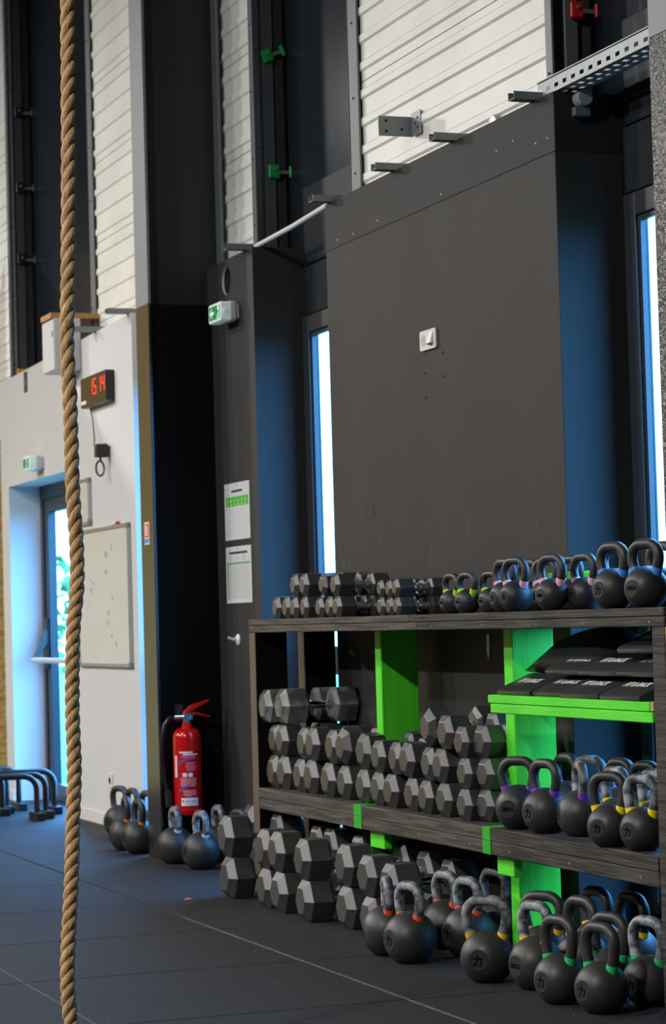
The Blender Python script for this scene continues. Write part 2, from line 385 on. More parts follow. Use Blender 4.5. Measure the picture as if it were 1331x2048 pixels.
# cream cladding in three bays, ribs as profile
def cladding(y0, y1, z0, z1, parent):
    prof = []; z = z0; k = 0
    p = .25
    zz = z0
    while zz < z1-.01:
        top = min(zz+.5, z1); pr = [(XC, zz+.004)]
        for q in range(4):
            b0 = zz+.0+q*.125
            for dz, dx in ((.045, 0), (.055, -.009), (.085, -.009), (.095, 0)):
                if b0+dz < top-.004: pr.append((XC+dx, b0+dz))
        pr.append((XC, top-.001)); pr += [(XC+.03, top-.001), (XC+.03, zz+.004)]
        m = MB().prism([(a, b) for a, b in pr], y0, y1, 1)
        m.build('cladding_sheet', M_clad, parent)
        zz = top
wc = structure('wall_cladding')
for (a, b) in ((8.05, 10.0), (11.5, 14.65), (17.05, 21.0)):
    cladding(a, b, 2.6, 7.0, wc)
# vertical trims with screws at the cut ends of the cladding
tn = 0
for (a, b, ty) in ((9.99, 10.11, 0), (8.0, 8.055, 1), (11.45, 11.51, 1), (14.64, 14.75, 0), (17.0, 17.06, 1)):
    tn += 1
    t = structure('trim_%d' % tn)
    MB().box(XC-.022, XC-.011, a, b, 2.6, 7.0).build('trim_strip', M_trimgrey, t, bevel=.002)
    if not ty: MB().box(XC-.022, XO, b-.012, b, 2.6, 7.0).build('trim_leg', M_trimgrey, t)
    z = 3.2
    while z < 5:
        MB().lathe([(.0005, -.03), (.005, -.03), (.005, -.022), (.002, -.022), (.002, 0)], 8, (XC, (a+b)/2, z), 0).build('screw', M_galvdark, t); z += .34
    if not ty:
        pass
# return faces of the tall dark recesses (seen beyond the trims)
for n, yy in ((1, 8.05), (2, 11.51), (3, 17.06)):
    t = structure('trim_%d' % (tn+n))
    MB().box(XC, XO-.0, yy-.008, yy, 2.6, 7.0).build('recess_side', M_returngrey, t)
    MB().box(XC+.045, XC+.1, yy-.026, yy-.008, 2.6, 7.0).build('recess_post', M_trimgrey, t, bevel=.003)
    MB().box(XO-.012, XO-.001, yy-.03, yy-.008, 2.6, 7.0).build('recess_sealant', M_matblack, t)

# steel columns: front flange, web, rear flange, two-tone paint
def column(label, xf, ya, yb, zp, tex, xr=3.875):
    c = thing('steel_column', label, 'column', (xf, (ya+yb)/2, 0))
    w = (yb-ya)/2; d = xr-xf
    lowm = M_columntex if tex else M_columnblack
    MB().box(0, .016, -w, w, 0, zp).build('lower_flange', lowm, c, bevel=.002)
    MB().box(0, .016, -w, w, zp, 7.0).build('upper_flange', M_columngrey, c, bevel=.002)
    MB().box(.016, d-.016, -.03, .03, 0, zp).build('lower_web', M_matblack, c)
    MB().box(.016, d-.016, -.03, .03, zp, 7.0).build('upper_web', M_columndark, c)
    MB().box(d-.016, d, -w, w, 0, zp).build('lower_flange', M_matblack, c, bevel=.002)
    MB().box(d-.016, d, -w, w, zp, 7.0).build('upper_flange', M_trimgrey, c, bevel=.002)
    return c
column('tall steel column between the white wall and the black wall, grey above and glossy black below', 3.453, 11.975, 12.212, 2.862, False)
column('near steel column at the right edge, rough black paint below grey', 3.40, 6.11, 6.356, 2.905, True)
# black boarded cheek filling the column's lower side
st(MB().box(3.472, 3.80, 11.99, 12.05, 0, 2.86).build('wall_cheek', M_matblack))

# outside: lawn and bushes beyond the glazed openings
st(MB().box(4.3, 60, -30, 90, -.35, -.25).build('ground', M_grass))
def bush(label, x, y, r, h):
    b = thing('garden_bush', label, 'bush', (x, y, -.25))
    m = MB()
    for k in range(420):
        u = random.random()**.5; a = random.uniform(0, 6.283); e = random.uniform(-.6, 1.5)
        p = Vector((r*u*math.cos(a)*math.cos(e), r*u*math.sin(a)*math.cos(e), h*.5+h*.5*u*math.sin(e)))
        d1 = Vector((random.gauss(0, 1), random.gauss(0, 1), random.gauss(0, 1))).normalized()*.11
        d2 = d1.cross(Vector((random.gauss(0, 1), random.gauss(0, 1), random.gauss(0, 1)))).normalized()*.06
        m.add([p-d1, p+d2, p+d1, p-d2], [(0, 1, 2, 3)])
    f = m.build('foliage', M_leaf, b); f['kind'] = 'stuff'
    MB().tube([(0, 0, 0), (.03, .02, h*.35), (-.04, .05, h*.7)], [.05, .035, .015], 7).build('stem', M_bark, b)
bush('pale green bush outside, seen low through the glazed door', 8.6, 33.6, 1.5, 2.6)
bush('lower bush outside the glazed door, beside the taller bush', 6.0, 30.5, .9, 1.5)
hd = thing('sky_block_hedge', 'low green hedge outside the rack windows, added to block low sky light', 'hedge', (5.5, 9.5, -.25))  # greenery outside the lower panes; hedge added to hold back low sky light
hm = MB()
for k in range(7000):
    p = Vector((random.uniform(-.3, .3), random.uniform(-5.0, 4.4), random.uniform(.02, 1.38)))
    d1 = Vector((random.gauss(0, 1), random.gauss(0, 1), random.gauss(0, 1))).normalized()*.075
    d2 = d1.cross(Vector((random.gauss(0, 1), random.gauss(0, 1), random.gauss(0, 1)))).normalized()*.045
    hm.add([p-d1, p+d2, p+d1, p-d2], [(0, 1, 2, 3)])
hf = hm.build('foliage', M_leaf, hd); hf['kind'] = 'stuff'
for k in range(10): MB().tube([(0, -4.7+k, 0), (.04, -4.68+k, .5), (-.03, -4.72+k, 1.0)], [.03, .022, .01], 6).build('stem', M_bark, hd)

# ================================================================== RACK
XF = 3.41
rk = thing('timber_rack', 'long timber storage rack with dark shelves and green uprights holding dumbbells and kettlebells', 'rack', (XF, 8.37, 0))
def rb(name, x0, x1, y0, y1, z0, z1, m, bev=.003, parent=None):
    o = MB().box(x0-XF, x1-XF, y0-8.37, y1-8.37, z0, z1).build(name, m, parent or rk, bevel=bev)
    return o
# top deck: lengthways boards over a front rail
for i, (a, b) in enumerate(((3.41, 3.55), (3.553, 3.69), (3.693, 3.795))):
    for (c, d) in ((6.405, 8.42), (8.422, 10.336)):
        rb('deck_board', a, b, c, d, 1.185, 1.212, M_woodworn if c > 8 else M_woodblack)
rb('front_rail', 3.412, 3.455, 8.35, 10.336, 1.154, 1.1845, M_woodworn)
rb('front_rail', 3.412, 3.455, 6.405, 8.348, 1.154, 1.1845, M_woodblack)
rb('rear_rail', 3.755, 3.795, 6.405, 10.336, 1.154, 1.1845, M_woodblack)
rb('end_cap', 3.42, 3.79, 6.395, 6.4045, 1.186, 1.211, M_woodraw, .001)
rb('end_cap', 3.42, 3.79, 6.395, 6.4045, 1.155, 1.1845, M_redpaint, .001)
for y in (10.2, 9.8, 9.35, 9.0, 8.6, 8.2, 7.75, 7.3, 6.95, 6.5):   # nail heads on the rail
    MB().lathe([(.0002, -.0006), (.004, -.0006), (.004, .001), (.0002, .001)], 8, (3.412-XF, y-8.37, 1.168), 0).build('nail_head', M_galvdark, rk)
# end posts
rb('post', 3.414, 3.562, 10.25, 10.334, 0, 1.1535, M_matblack)
rb('worn_edge', 3.414-.0025, 3.414, 10.251, 10.333, 0, 1.153, M_woodbrown, .0008)
rb('post', 3.645, 3.793, 10.25, 10.334, 0, 1.1535, M_matblack)
rb('worn_edge', 3.645-.0025, 3.645, 10.251, 10.333, 0, 1.153, M_woodbrown, .0008)
rb('post', 3.414, 3.562, 6.408, 6.49, 0, 1.1535, M_woodblack)
rb('post', 3.645, 3.793, 6.408, 6.49, 0, 1.1535, M_woodblack)
rb('side_board', 3.416, 3.79, 6.396, 6.4075, .25, 1.153, M_yellow, .002)
# green uprights and cross beams
for y0, y1, x0_ in ((9.148, 9.215, 3.58), (7.832, 7.908, 3.565)):
    rb('upright', x0_, x0_+.162, y0, y1, 0, 1.1535, M_green)
for yc, ya, yb in ((9.148, 8.972, 9.058), (7.832, 7.722, 7.79)):
    rb('cross_beam', 3.408, 3.562, ya, yb, .4195, .4665, M_greend, .002)
    rb('cross_beam', 3.408, 3.562, ya, yb, .372, .419, M_greend, .002)
    rb('cleat', 3.45, 3.484, yc-.31*(yc > 8.5)-.21*(yc < 8.5), yc-.16*(yc > 8.5)-.07*(yc < 8.5), .30, .3715, M_greenh)
# middle shelf in three spans, boards over a rail
for (a, b, m) in ((9.06, 10.249, M_woodworn), (7.792, 8.97, M_woodworn), (6.491, 7.72, M_woodblack)):
    rb('shelf_board', 3.41, 3.60, a, b, .42, .466, m)
    rb('shelf_board', 3.603, 3.79, a, b, .42, .466, m)
    rb('shelf_rail', 3.412, 3.46, a, b, .372, .4195, m)
    rb('shelf_rail', 3.745, 3.79, a, b, .372, .4195, M_woodblack)
    for y in (a+.12, (a+b)/2, b-.15):
        MB().lathe([(.0002, -.0006), (.0045, -.0006), (.0045, .001), (.0002, .001)], 8, (3.412-XF, y-8.37, .395), 0).build('nail_head', M_galvdark, rk)
# small green shelf
for a, b in ((3.408, 3.575), (3.745, 3.79)):
    rb('green_shelf_board', a, b, 6.51, 7.705, .898, .927, M_greenh)
rb('green_shelf_board', 3.576, 3.744, 6.491, 7.831, .898, .927, M_greenh)
rb('green_rail', 3.41, 3.45, 6.496, 7.69, .864, .8965, M_greenh)
rb('raw_end', 3.412, 3.56, 6.492, 6.509, .9, .926, M_woodraw, .001)

# ================================================================== DUMBBELLS
def hexring(x, s, k=1.0):
    r = s/math.sqrt(3)*k
    return [(x, r*math.cos(math.pi/3*j), r*math.sin(math.pi/3*j)+s/2) for j in range(6)]
def hex_head(hl, s, bev, name, m):
    q = MB().rings([hexring(0, s, .62), hexring(bev, s, 1.0), hexring(hl-bev*.6, s, 1.0), hexring(hl, s, .72)])
    return q.mesh(name, m, bevel=.0016)
def mk_dumbbell_meshes(s, L, hl, bev, m, hm):
    d = {}
    d['head'] = hex_head(hl, s, bev, 'head', m)
    far = MB().rings([hexring(L-hl, s, .72), hexring(L-hl+bev*.6, s, 1.0), hexring(L-bev, s, 1.0), hexring(L, s, .62)])
    d['head2'] = far.mesh('head', m, bevel=.0016)
    g = L-2*hl; r = .0145
    d['handle'] = MB().lathe([(r*.9, hl-.01), (r*.9, hl+.012), (r, hl+.02), (r*1.16, hl+g*.5), (r, L-hl-.02), (r*.9, L-hl-.012), (r*.9, L-hl+.01)], 14, (0, 0, s/2), 0).mesh('handle', hm, smooth=40)
    for k, xx in ((0, hl+.001), (1, L-hl-.013)):
        d['collar%d' % k] = MB().lathe([(r, xx), (r*1.45, xx+.001), (r*1.45, xx+.011), (r, xx+.012)], 14, (0, 0, s/2), 0).mesh('collar', M_chrome, smooth=40)
    return d
DBM = {}
def dumbbell(label, xf, y, z, s, yaw=0.0, roll=0.0, L=None, kind='rubber', group=None):
    key = (round(s, 3), L, kind)
    L = L or (.115+s*1.45)
    if key not in DBM:
        hl = L*.345; bev = s*.17
        DBM[key] = mk_dumbbell_meshes(s, L, hl, bev, M_urethane if kind == 'urethane' else M_rubber, M_chrome)
    d = DBM[key]
    t = thing('hex_dumbbell', label, 'dumbbell', (xf, y, z), 0, group)
    rot = Matrix.Rotation(R(yaw), 4, 'Z') @ Matrix.Translation((0, 0, s/2)) @ Matrix.Rotation(R(roll), 4, 'X') @ Matrix.Translation((0, 0, -s/2))
    t.rotation_euler = rot.to_euler(); t.location = Vector((xf, y, z)) + rot.to_translation()
    if abs(roll) > 25:
        t.location.z += s*(1/math.sqrt(3)-.5)*.9
    link('head', d['head'], t); link('head', d['head2'], t); h = link('handle', d['handle'], t)
    link('collar', d['collar0'], h); link('collar', d['collar1'], h)
    return t

TZ, MZ = 1.212, .466
# top shelf, lower row then the ones stacked on it
row = [(10.128, .098, 0), (9.985, .097, 0), (9.862, .093, 0), (9.74, .092, 0), (9.553, .085, 0), (9.444, .086, 0), (9.34, .087, 0), (8.852, .073, 0), (8.762, .070, 0), (8.668, .070, 0)]
for i, (y, s, w) in enumerate(row):
    dumbbell('small black hex dumbbell, top shelf, bottom row, %s from the left' % ORD[i], 3.46+random.uniform(-.006, .006), y, TZ, s, random.uniform(-2, 2), 0, group='dumbbells on the top shelf')
row2 = [(9.872, .098, .0945, 0), (9.755, .099, .0925, 0), (9.502, .088, .0865, 18), (9.348, .091, .0875, 0), (8.853, .068, .073, 0), (8.768, .067, .0705, 0), (8.676, .071, .0705, 0)]
for i, (y, s, dz, r) in enumerate(row2):
    dumbbell('small black hex dumbbell, top shelf, upper row, %s from the left' % ORD[i], 3.46+random.uniform(-.006, .006), y, TZ+dz+(.008 if r else 0), s, random.uniform(-2, 2), r, group='dumbbells on the top shelf')
# middle shelf
row = [(10.175, .145), (10.055, .147), (9.823, .142), (9.704, .144), (9.476, .142), (9.299, .138), (9.068, .134), (8.919, .131), (8.768, .131), (8.566, .126), (8.413, .125), (8.251, .124), (8.045, .113), (7.861, .114)]
fixY = []
prev = None
for i, (y, s) in enumerate(row):
    last = i == 13
    dumbbell('grey-black hex dumbbell on the middle shelf, bottom row, %s from the left post' % ORD[i], 3.48 if last else 3.44+.006*(i % 2), y*3.48/3.44 if last else y, MZ, s, 6 if last else random.uniform(-1, 1), 0, L=.3 if s > .12 else .27, group='dumbbells on the middle shelf')
row = [(10.16, .135, .1465, 0), (10.045, .134, .1465, 0), (9.781, .135, .143, 0), (9.655, .137, .144, 0), (9.429, .138, .1415, 0), (9.285, .139, .137, 14), (9.07, .139, .136, 6), (8.89, .125, .1315, 0), (8.72, .125, .1315, 0), (8.592, .13, .1285, 4), (8.389, .124, .1255, 0), (8.262, .124, .1245, 0), (8.05, .112, .1135, 0), (7.852, .112, .1145, 0)]
for i, (y, s, dz, r) in enumerate(row):
    last = i == 13
    dumbbell('grey-black hex dumbbell on the middle shelf, second row up, %s from the left post' % ORD[i], 3.48 if last else 3.44+.006*((i+1) % 2), y*3.48/3.44 if last else y, MZ+dz+(.012 if r > 10 else 0), s, 6 if last else random.uniform(-1.5, 1.5), r, L=.3 if s > .12 else .27, group='dumbbells on the middle shelf')
for (y, z, s, r, lb) in ((8.369, .7155, .13, 30, 'black hex dumbbell standing on a corner in the top row, beside the green upright'),
                         (8.207, .7155, .124, 0, 'black hex dumbbell lying flat in the top row, right of the one on its corner'),
                         (8.055, .6925, .111, 0, 'black hex dumbbell, third row up, left one beside the small green shelf'),
                         (7.965, .6925, .116, 0, 'black hex dumbbell, third row up, right one beside the small green shelf')):
    dumbbell(lb, 3.48 if abs(y-7.965) < .001 else 3.44, y, z, s, 6 if abs(y-7.965) < .001 else random.uniform(-1, 1), r, L=.3 if s > .12 else .27, group='dumbbells on the middle shelf')
dumbbell('scuffed dumbbell with chrome handle atop the left stack, nearer the post', 3.42, 10.265-.06, .7555+.0, .145, 0, 0, L=.37, kind='urethane', group='chrome-handled dumbbells')
dumbbell('chalk-scuffed dumbbell with chrome handle atop the left stack, nearer the camera', 3.44, 10.04, .7555, .15, 0, 0, L=.37, kind='urethane', group='chrome-handled dumbbells')
# big dumbbells on the floor in stacks of two
big = [(3.205, 10.15, .178), (3.225, 9.705, .165), (3.222, 9.515, .166), (3.215, 9.18, .164), (3.275, 8.87, .163), (3.255, 8.56, .155), (3.265, 8.36, .148)]
for i, (xx, y, s) in enumerate(big):
    dumbbell('large black hex dumbbell on the floor, lower of the %s stack from the left' % ORD[i], xx, y, 0, s, random.uniform(-1.5, 1.5), 0, L=.37, group='large dumbbells on the floor')
    dumbbell('large black hex dumbbell, upper of the %s floor stack from the left' % ORD[i], xx-.004, y+random.uniform(-.008, .008), s+.0012, s-.002, random.uniform(-2, 2), 0, L=.37, group='large dumbbells on the floor')
dumbbell('black hex dumbbell on the floor behind the left post, under another', 3.62, 11.0, 0, .17, 0, 0, L=.36, group='dumbbells behind the left post')
dumbbell('black hex dumbbell behind the left post, resting on another dumbbell', 3.61, 11.06, .1715, .155, 0, 0, L=.36, group='dumbbells behind the left post')

# ================================================================== KETTLEBELLS
KB = dict(lime=(.094, .151, .118, .025), pink=(.116, .19, .142, .029), blue=(.137, .212, .15, .033), yellow=(.142, .236, .15, .033), purple=(.162, .249, .158, .034),
          green=(.164, .272, .166, .035), gold=(.18, .283, .178, .036), red=(.19, .283, .172, .036), silver=(.196, .288, .165, .036), orange=(.19, .288, .16, .036))
KG = dict(lime='4KG', pink='8KG', blue='12KG', yellow='16KG', purple='20KG', green='24KG', gold='28KG', red='32KG', silver='40KG', orange='36KG')
KBM = {}
def kb_meshes(col, chalk):
    D, H, W, td = KB[col]; Rr = D/2; t = td/2
    d = {}
    # body: ball with a flat foot, two flat discs front and back
    zc = Rr*.87; seg = 32; prof = [(.001, 0), (Rr*.44, 0)]
    a0 = -math.asin(.86)
    for k in range(19):
        a = a0+(math.pi/2-a0)*k/18; prof.append((max(Rr*math.cos(a), .001), zc+Rr*math.sin(a)))
    mb = MB().lathe(prof, seg)
    fx = Rr*.915
    mb.v = [(max(-fx, min(fx, v[0])), v[1], v[2]) for v in mb.v]
    d['body'] = mb.mesh('body', M_kb, smooth=38)
    # handle
    zb = zc+Rr*.82; yb = W*.5*.64; yw = W/2-t; ztop = H-t; c = min(.7*yw, (ztop-zb)*.64)
    pts = [(0, -yb*.93, zb-.012), (0, -yb, zb)]
    zs = ztop-c
    for k in range(1, 4):
        u = k/4; pts.append((0, -(yb+(yw-yb)*math.sin(u*math.pi/2)), zb+(zs-zb)*u))
    for k in range(0, 9):
        a = math.pi*k/16; pts.append((0, -(yw-c+c*math.cos(a)), zs+c*math.sin(a)))
    full = pts+[(0, -p[1], p[2]) for p in reversed(pts)]
    d['handle'] = MB().tube(full, t, 14).mesh('handle', M_kbchalk if chalk else M_kb, smooth=60)
    for k, sg in ((0, -1), (1, 1)):
        pa = Vector((0, sg*yb*.97, zb-.004)); pb = Vector((0, sg*(yb+(yw-yb)*.36), zb+(zs-zb)*.27))
        L = (pb-pa).normalized()
        d['band%d' % k] = MB().tube([pa-L*.012, pa+L*.0, pa+L*.0125], t*1.07, 16).mesh('band', M_band[col], smooth=50)
    # marks
    rd = math.sqrt(Rr*Rr-fx*fx)*.97
    d['disc'] = MB().lathe([(.0005, -fx-.0012), (rd*.96, -fx-.0012), (rd, -fx+.001), (.0005, -fx+.001)], 24, (0, 0, zc), 0).mesh('face_disc', M_kbface, smooth=30)
    e = rd*1.25
    def P(u, v): return (u*e, v*e)
    mk = MB()
    for poly in ([(-.40, .10), (.36, .10), (.36, .20), (-.40, .20)], [(.26, .12), (.36, .12), (.30, -.28), (.22, -.42), (.06, -.36), (.08, -.28), (.19, -.30)], [(-.08, .45), (.02, .45), (.0, .1), (-.12, -.2), (-.34, -.44), (-.40, -.37), (-.2, -.16), (-.10, .1)]):
        pp = [P(u, v) for u, v in poly]
        mk.prism([(-u, zc+v) for u, v in pp], -fx-.0022, -fx-.0008, 0)
    d['li'] = mk.mesh('emblem', M_kbmark)
    tm = text_mesh(KG[col], rd*.62, .0008, bold=.0006)
    d['kg'] = remap(tm, lambda c_: Vector((-fx-.0014-c_.z, -c_.x, zc+c_.y)), M_kbmark)
    return d
def kettlebell(label, col, x, y, z, phi=12, chalk=False, mark='li', group=None):
    key = (col, chalk)
    if key not in KBM: KBM[key] = kb_meshes(col, chalk)
    d = KBM[key]
    t = thing('kettlebell', label, 'kettlebell', (x, y, z), R(phi), group)
    b = link('body', d['body'], t); link('face_disc', d['disc'], b)
    em = link('emblem', d['li'] if mark == 'li' else d['kg'], b)
    h = link('handle', d['handle'], t)
    for k in (0, 1):
        bd = link('band', d['band%d' % k], t); bd['label'] = '%s colour band' % col
    return t
G1, G2, G3, G4 = 'kettlebells on the floor', 'kettlebells on the middle shelf', 'kettlebells on the top shelf', 'kettlebells by the column'
for a in [
    ('red-banded kettlebell with its handle edge-on, leftmost of the red-banded ones', 'red', 3.175, 8.12, 0, -17, True, 'li'),
    ('red-banded kettlebell at the front of the floor row, left of the large gold-banded one', 'red', 3.17, 7.895, 0, 10, True, 'li'),
    ('red-banded kettlebell behind the front pair, in front of the chrome dumbbell handle', 'red', 3.42, 8.16, 0, 9, True, 'li'),
    ('red-banded kettlebell directly behind and left of the large gold-banded one', 'red', 3.405, 7.925, 0, 9, True, 'li'),
    ('red-banded kettlebell deep under the shelf beside the green upright', 'red', 3.615, 8.16, 0, 12, True, 'li'),
    ('gold-banded kettlebell standing foremost on the floor with its face to the camera', 'gold', 3.222, 7.35, 0, 44, True, 'li'),
    ('gold-banded kettlebell with weight mark, just right of the green upright foot', 'gold', 3.296, 7.13, 0, 11, True, 'kg'),
    ('gold-banded kettlebell with wide handle right in front of the green upright', 'gold', 3.43, 7.36, 0, 32, False, 'li'),
    ('green-banded kettlebell at the front, leftmost of the green-banded ones', 'green', 3.236, 6.83, 0, 14, False, 'li'),
    ('gold-banded kettlebell behind the leftmost green-banded one', 'gold', 3.475, 7.16, 0, 11, False, 'li'),
    ('gold-banded kettlebell at the back against the dark wall, tallest looking of the rear row', 'gold', 3.64, 7.38, 0, 8, False, 'li'),
    ('green-banded kettlebell nearest the camera on the floor', 'green', 3.265, 6.605, 0, 14, False, 'li'),
    ('green-banded kettlebell hidden just behind the nearest green-banded one', 'green', 3.40, 6.81, 0, 19, False, 'li'),
    ('gold-banded kettlebell at the back right in front of the window reveal', 'gold', 3.66, 7.16, 0, 8, False, 'li'),
    ('green-banded chalky kettlebell half hidden by the right rack post', 'green', 3.452, 6.655, 0, 15, True, 'li'),
    ('green-banded kettlebell behind the chalky one by the right rack post', 'green', 3.64, 6.80, 0, 12, False, 'li')]:
    kettlebell(*a, group=G1)
for a in [
    ('purple-banded kettlebell showing 20KG, leftmost on the middle shelf', 'purple', 3.482, 7.635, MZ, 34, False, 'kg'),
    ('purple-banded kettlebell second from the left at the front of the middle shelf', 'purple', 3.488, 7.43, MZ, 12, False, 'li'),
    ('purple-banded kettlebell at the back of the middle shelf by the green upright', 'purple', 3.69, 7.68, MZ, 8, False, 'li'),
    ('purple-banded kettlebell in the second row of the middle shelf with a wide handle', 'purple', 3.69, 7.50, MZ, 20, True, 'li'),
    ('purple-banded kettlebell with its chalky handle edge-on, at the front of the middle shelf', 'purple', 3.53, 7.25, MZ, -16, True, 'li'),
    ('yellow-banded chalky kettlebell behind the front yellow pair on the middle shelf', 'yellow', 3.58, 7.09, MZ, 8, True, 'kg'),
    ('yellow-banded kettlebell at the front of the middle shelf, left of the last one', 'yellow', 3.442, 6.868, MZ, 27, False, 'li'),
    ('yellow-banded chalky kettlebell at the right end of the middle shelf by the post', 'yellow', 3.471, 6.70, MZ, 18, True, 'li'),
    ('black kettlebell at the back of the middle shelf in front of the blue-lit reveal', 'purple', 3.7, 7.29, MZ, 10, False, 'li'),
    ('black kettlebell with dark handle at the back right of the middle shelf', 'purple', 3.685, 7.08, MZ, 14, False, 'li'),
    ('yellow-banded pale-handled kettlebell behind the right end one on the middle shelf', 'yellow', 3.61, 6.88, MZ, 14, True, 'li')]:
    kettlebell(*a, group=G2)
for a in [
    ('small lime-banded kettlebell on the top shelf, leftmost beside the dumbbells', 'lime', 3.50, 8.21, TZ, 6, False, 'kg'),
    ('small lime-banded kettlebell on the top shelf, middle of the three', 'lime', 3.50, 8.066, TZ, 12, False, 'kg'),
    ('small lime-banded kettlebell on the top shelf, nearest the pink-banded ones', 'lime', 3.55, 7.97, TZ, 10, False, 'kg'),
    ('pink-banded kettlebell on the top shelf, half hidden behind the leftmost front one', 'pink', 3.515, 7.765, TZ, 8, False, 'li'),
    ('pink-banded kettlebell at the front of the top shelf, leftmost of the front pair', 'pink', 3.48, 7.60, TZ, 14, False, 'li'),
    ('pink-banded kettlebell at the back of the top shelf, behind the front left pink pair', 'pink', 3.68, 7.915, TZ, 10, False, 'li'),
    ('pink-banded kettlebell at the front of the top shelf, right of the front pair', 'pink', 3.48, 7.31, TZ, 14, False, 'kg'),
    ('pink-banded kettlebell at the back of the top shelf between the two front pink ones', 'pink', 3.68, 7.78, TZ, 16, False, 'li'),
    ('pink-banded kettlebell at the back of the top shelf, in front of the low green rail', 'pink', 3.66, 7.54, TZ, 10, False, 'li'),
    ('pink-banded kettlebell on the top shelf next to the blue-banded ones', 'pink', 3.57, 7.25, TZ, 10, False, 'li'),
    ('blue-banded kettlebell behind the front left blue-banded one on the top shelf', 'blue', 3.61, 7.11, TZ, 8, False, 'li'),
    ('blue-banded kettlebell at the front of the top shelf, left of the one showing 12KG', 'blue', 3.475, 6.85, TZ, 13, False, 'li'),
    ('blue-banded kettlebell showing 12KG at the right end of the top shelf', 'blue', 3.475, 6.63, TZ, 16, False, 'kg'),
    ('blue-banded kettlebell at the back right corner of the top shelf', 'blue', 3.665, 6.88, TZ, 12, False, 'li')]:
    kettlebell(*a, group=G3)
for a in [
    ('silver-banded kettlebell on the floor between the column and the next silver-banded one', 'silver', 3.47, 11.775, 0, -2, True, 'li'),
    ('silver-banded kettlebell standing foremost under the fire extinguisher', 'silver', 3.497, 11.42, 0, 6, True, 'li'),
    ('silver-banded kettlebell behind the foremost one, against the black wall', 'silver', 3.68, 11.72, 0, 0, True, 'li'),
    ('dark kettlebell mostly hidden behind the leftmost large dumbbell stack', 'silver', 3.68, 11.38, 0, 12, False, 'li'),
    ('orange-banded kettlebell in front of the white wall, left of its twin by the column', 'orange', 3.455, 12.655, 0, -6, False, 'li'),
    ('orange-banded kettlebell touching the column foot', 'orange', 3.458, 12.41, 0, 4, False, 'li'),
    ('dark kettlebell against the white wall behind the orange-banded pair, left one', 'orange', 3.65, 13.5, 0, 22, False, 'li'),
    ('dark kettlebell against the white wall behind the orange-banded pair, right one', 'orange', 3.66, 13.26, 0, 10, False, 'li'),
    ('dark kettlebell almost hidden behind the column flange', 'orange', 3.67, 13.0, 0, 10, False, 'li')]:
    kettlebell(*a, group=G4)

# low green rail at the back of the top shelf on black stubs
rb('back_rail', 3.757, 3.79, 7.27, 7.93, 1.318, 1.348, M_greenh)
for y_ in (7.28, 7.88): rb('rail_stub', 3.76, 3.788, y_, y_+.04, 1.2125, 1.3175, M_matblack)

# ================================================================== PADS
def pad_mesh(w, d, h):
    prof = [(0, .006), (.006, .0), (d-.006, 0), (d, .008), (d, .02), (d*.8, h*.82), (d*.6, h), (d*.4, h*.97), (.006, .020), (.0, .013)]
    mb = MB(); rs = []
    for k, (yy, sc) in enumerate(((-w/2, .0), (-w/2, .93), (-w/2+.006, 1.0), (w/2-.006, 1.0), (w/2, .93))):
        if k == 0: continue
        rs.append([(px*(1 if sc == 1 else .985)+(.002 if sc < 1 else 0), yy, pz*sc) for px, pz in prof])
    mb.rings(rs); return mb.mesh('cushion', M_vinyl, smooth=35)
def pad_text(w, d, h):
    tm = text_mesh('FIT & RACK', .034, .0004, shear=.32, bold=.0007, space=.95)
    ang = math.atan2(h*.97-.020, d*.4-.006)
    def fn(c_):
        u = -c_.x*1.0; v = c_.y*1.15
        xx = .006+(d*.2)+v*math.cos(ang); zz = .020+(d*.2)*math.tan(ang)+v*math.sin(ang)
        return Vector((xx-math.sin(ang)*(.0016+c_.z), u, zz+math.cos(ang)*(.0016+c_.z)))
    return remap(tm, fn, M_print)
PW, PD, PH = .272, .31, .072
pm = pad_mesh(PW, PD, PH); ptm = pad_text(PW, PD, PH)
def pad(label, x, y, z, rz=0, rx=0, ry=0):
    t = thing('exercise_pad', label, 'pad', (x, y, z), R(rz), 'black pads on the small green shelf')
    t.rotation_euler = (R(rx), R(ry), R(rz))
    link('cushion', pm, t); l = link('lettering', ptm, t); l['label'] = 'white slanted lettering'
    return t
GZ = .927
for i, (y, x) in enumerate(((7.535, 3.425), (7.262, 3.435), (6.99, 3.405), (6.665+.04, 3.405))):
    pad('black lettered pad, bottom row on the small green shelf, %s from the left' % ORD[i], x, y, GZ, random.uniform(-1, 1))
for i, (y, x) in enumerate(((7.24, 3.475), (6.965, 3.46), (6.69, 3.46))):
    pad('black lettered pad, second row on the small green shelf, %s from the left' % ORD[i], x, y, GZ+.0725, random.uniform(-1, 1))
pad('black lettered pad lying on top of the stack by the right post', 3.47, 6.70, GZ+.145)
bp = thing('wedge_pad', 'large smooth black wedge pad leaning at the back of the small green shelf', 'pad', (3.60, 7.33, GZ+.0725))
q = MB(); rs = []
for (yy, f) in ((.345, .05), (.30, .45), (.2, .78), (.05, 1.0), (-.12, 1.08), (-.2, 1.0), (-.27, .72), (-.32, .35)):
    rs.append([(-.03, yy, .0), (-.06, yy, .045*f+.004), (0, yy, .125*f+.01), (.05, yy, .135*f+.012), (.15, yy, .10*f+.008), (.175, yy, .03*f+.002), (.17, yy, 0)])
q.rings(rs).build('cushion', M_vinyl, bp, smooth=50)

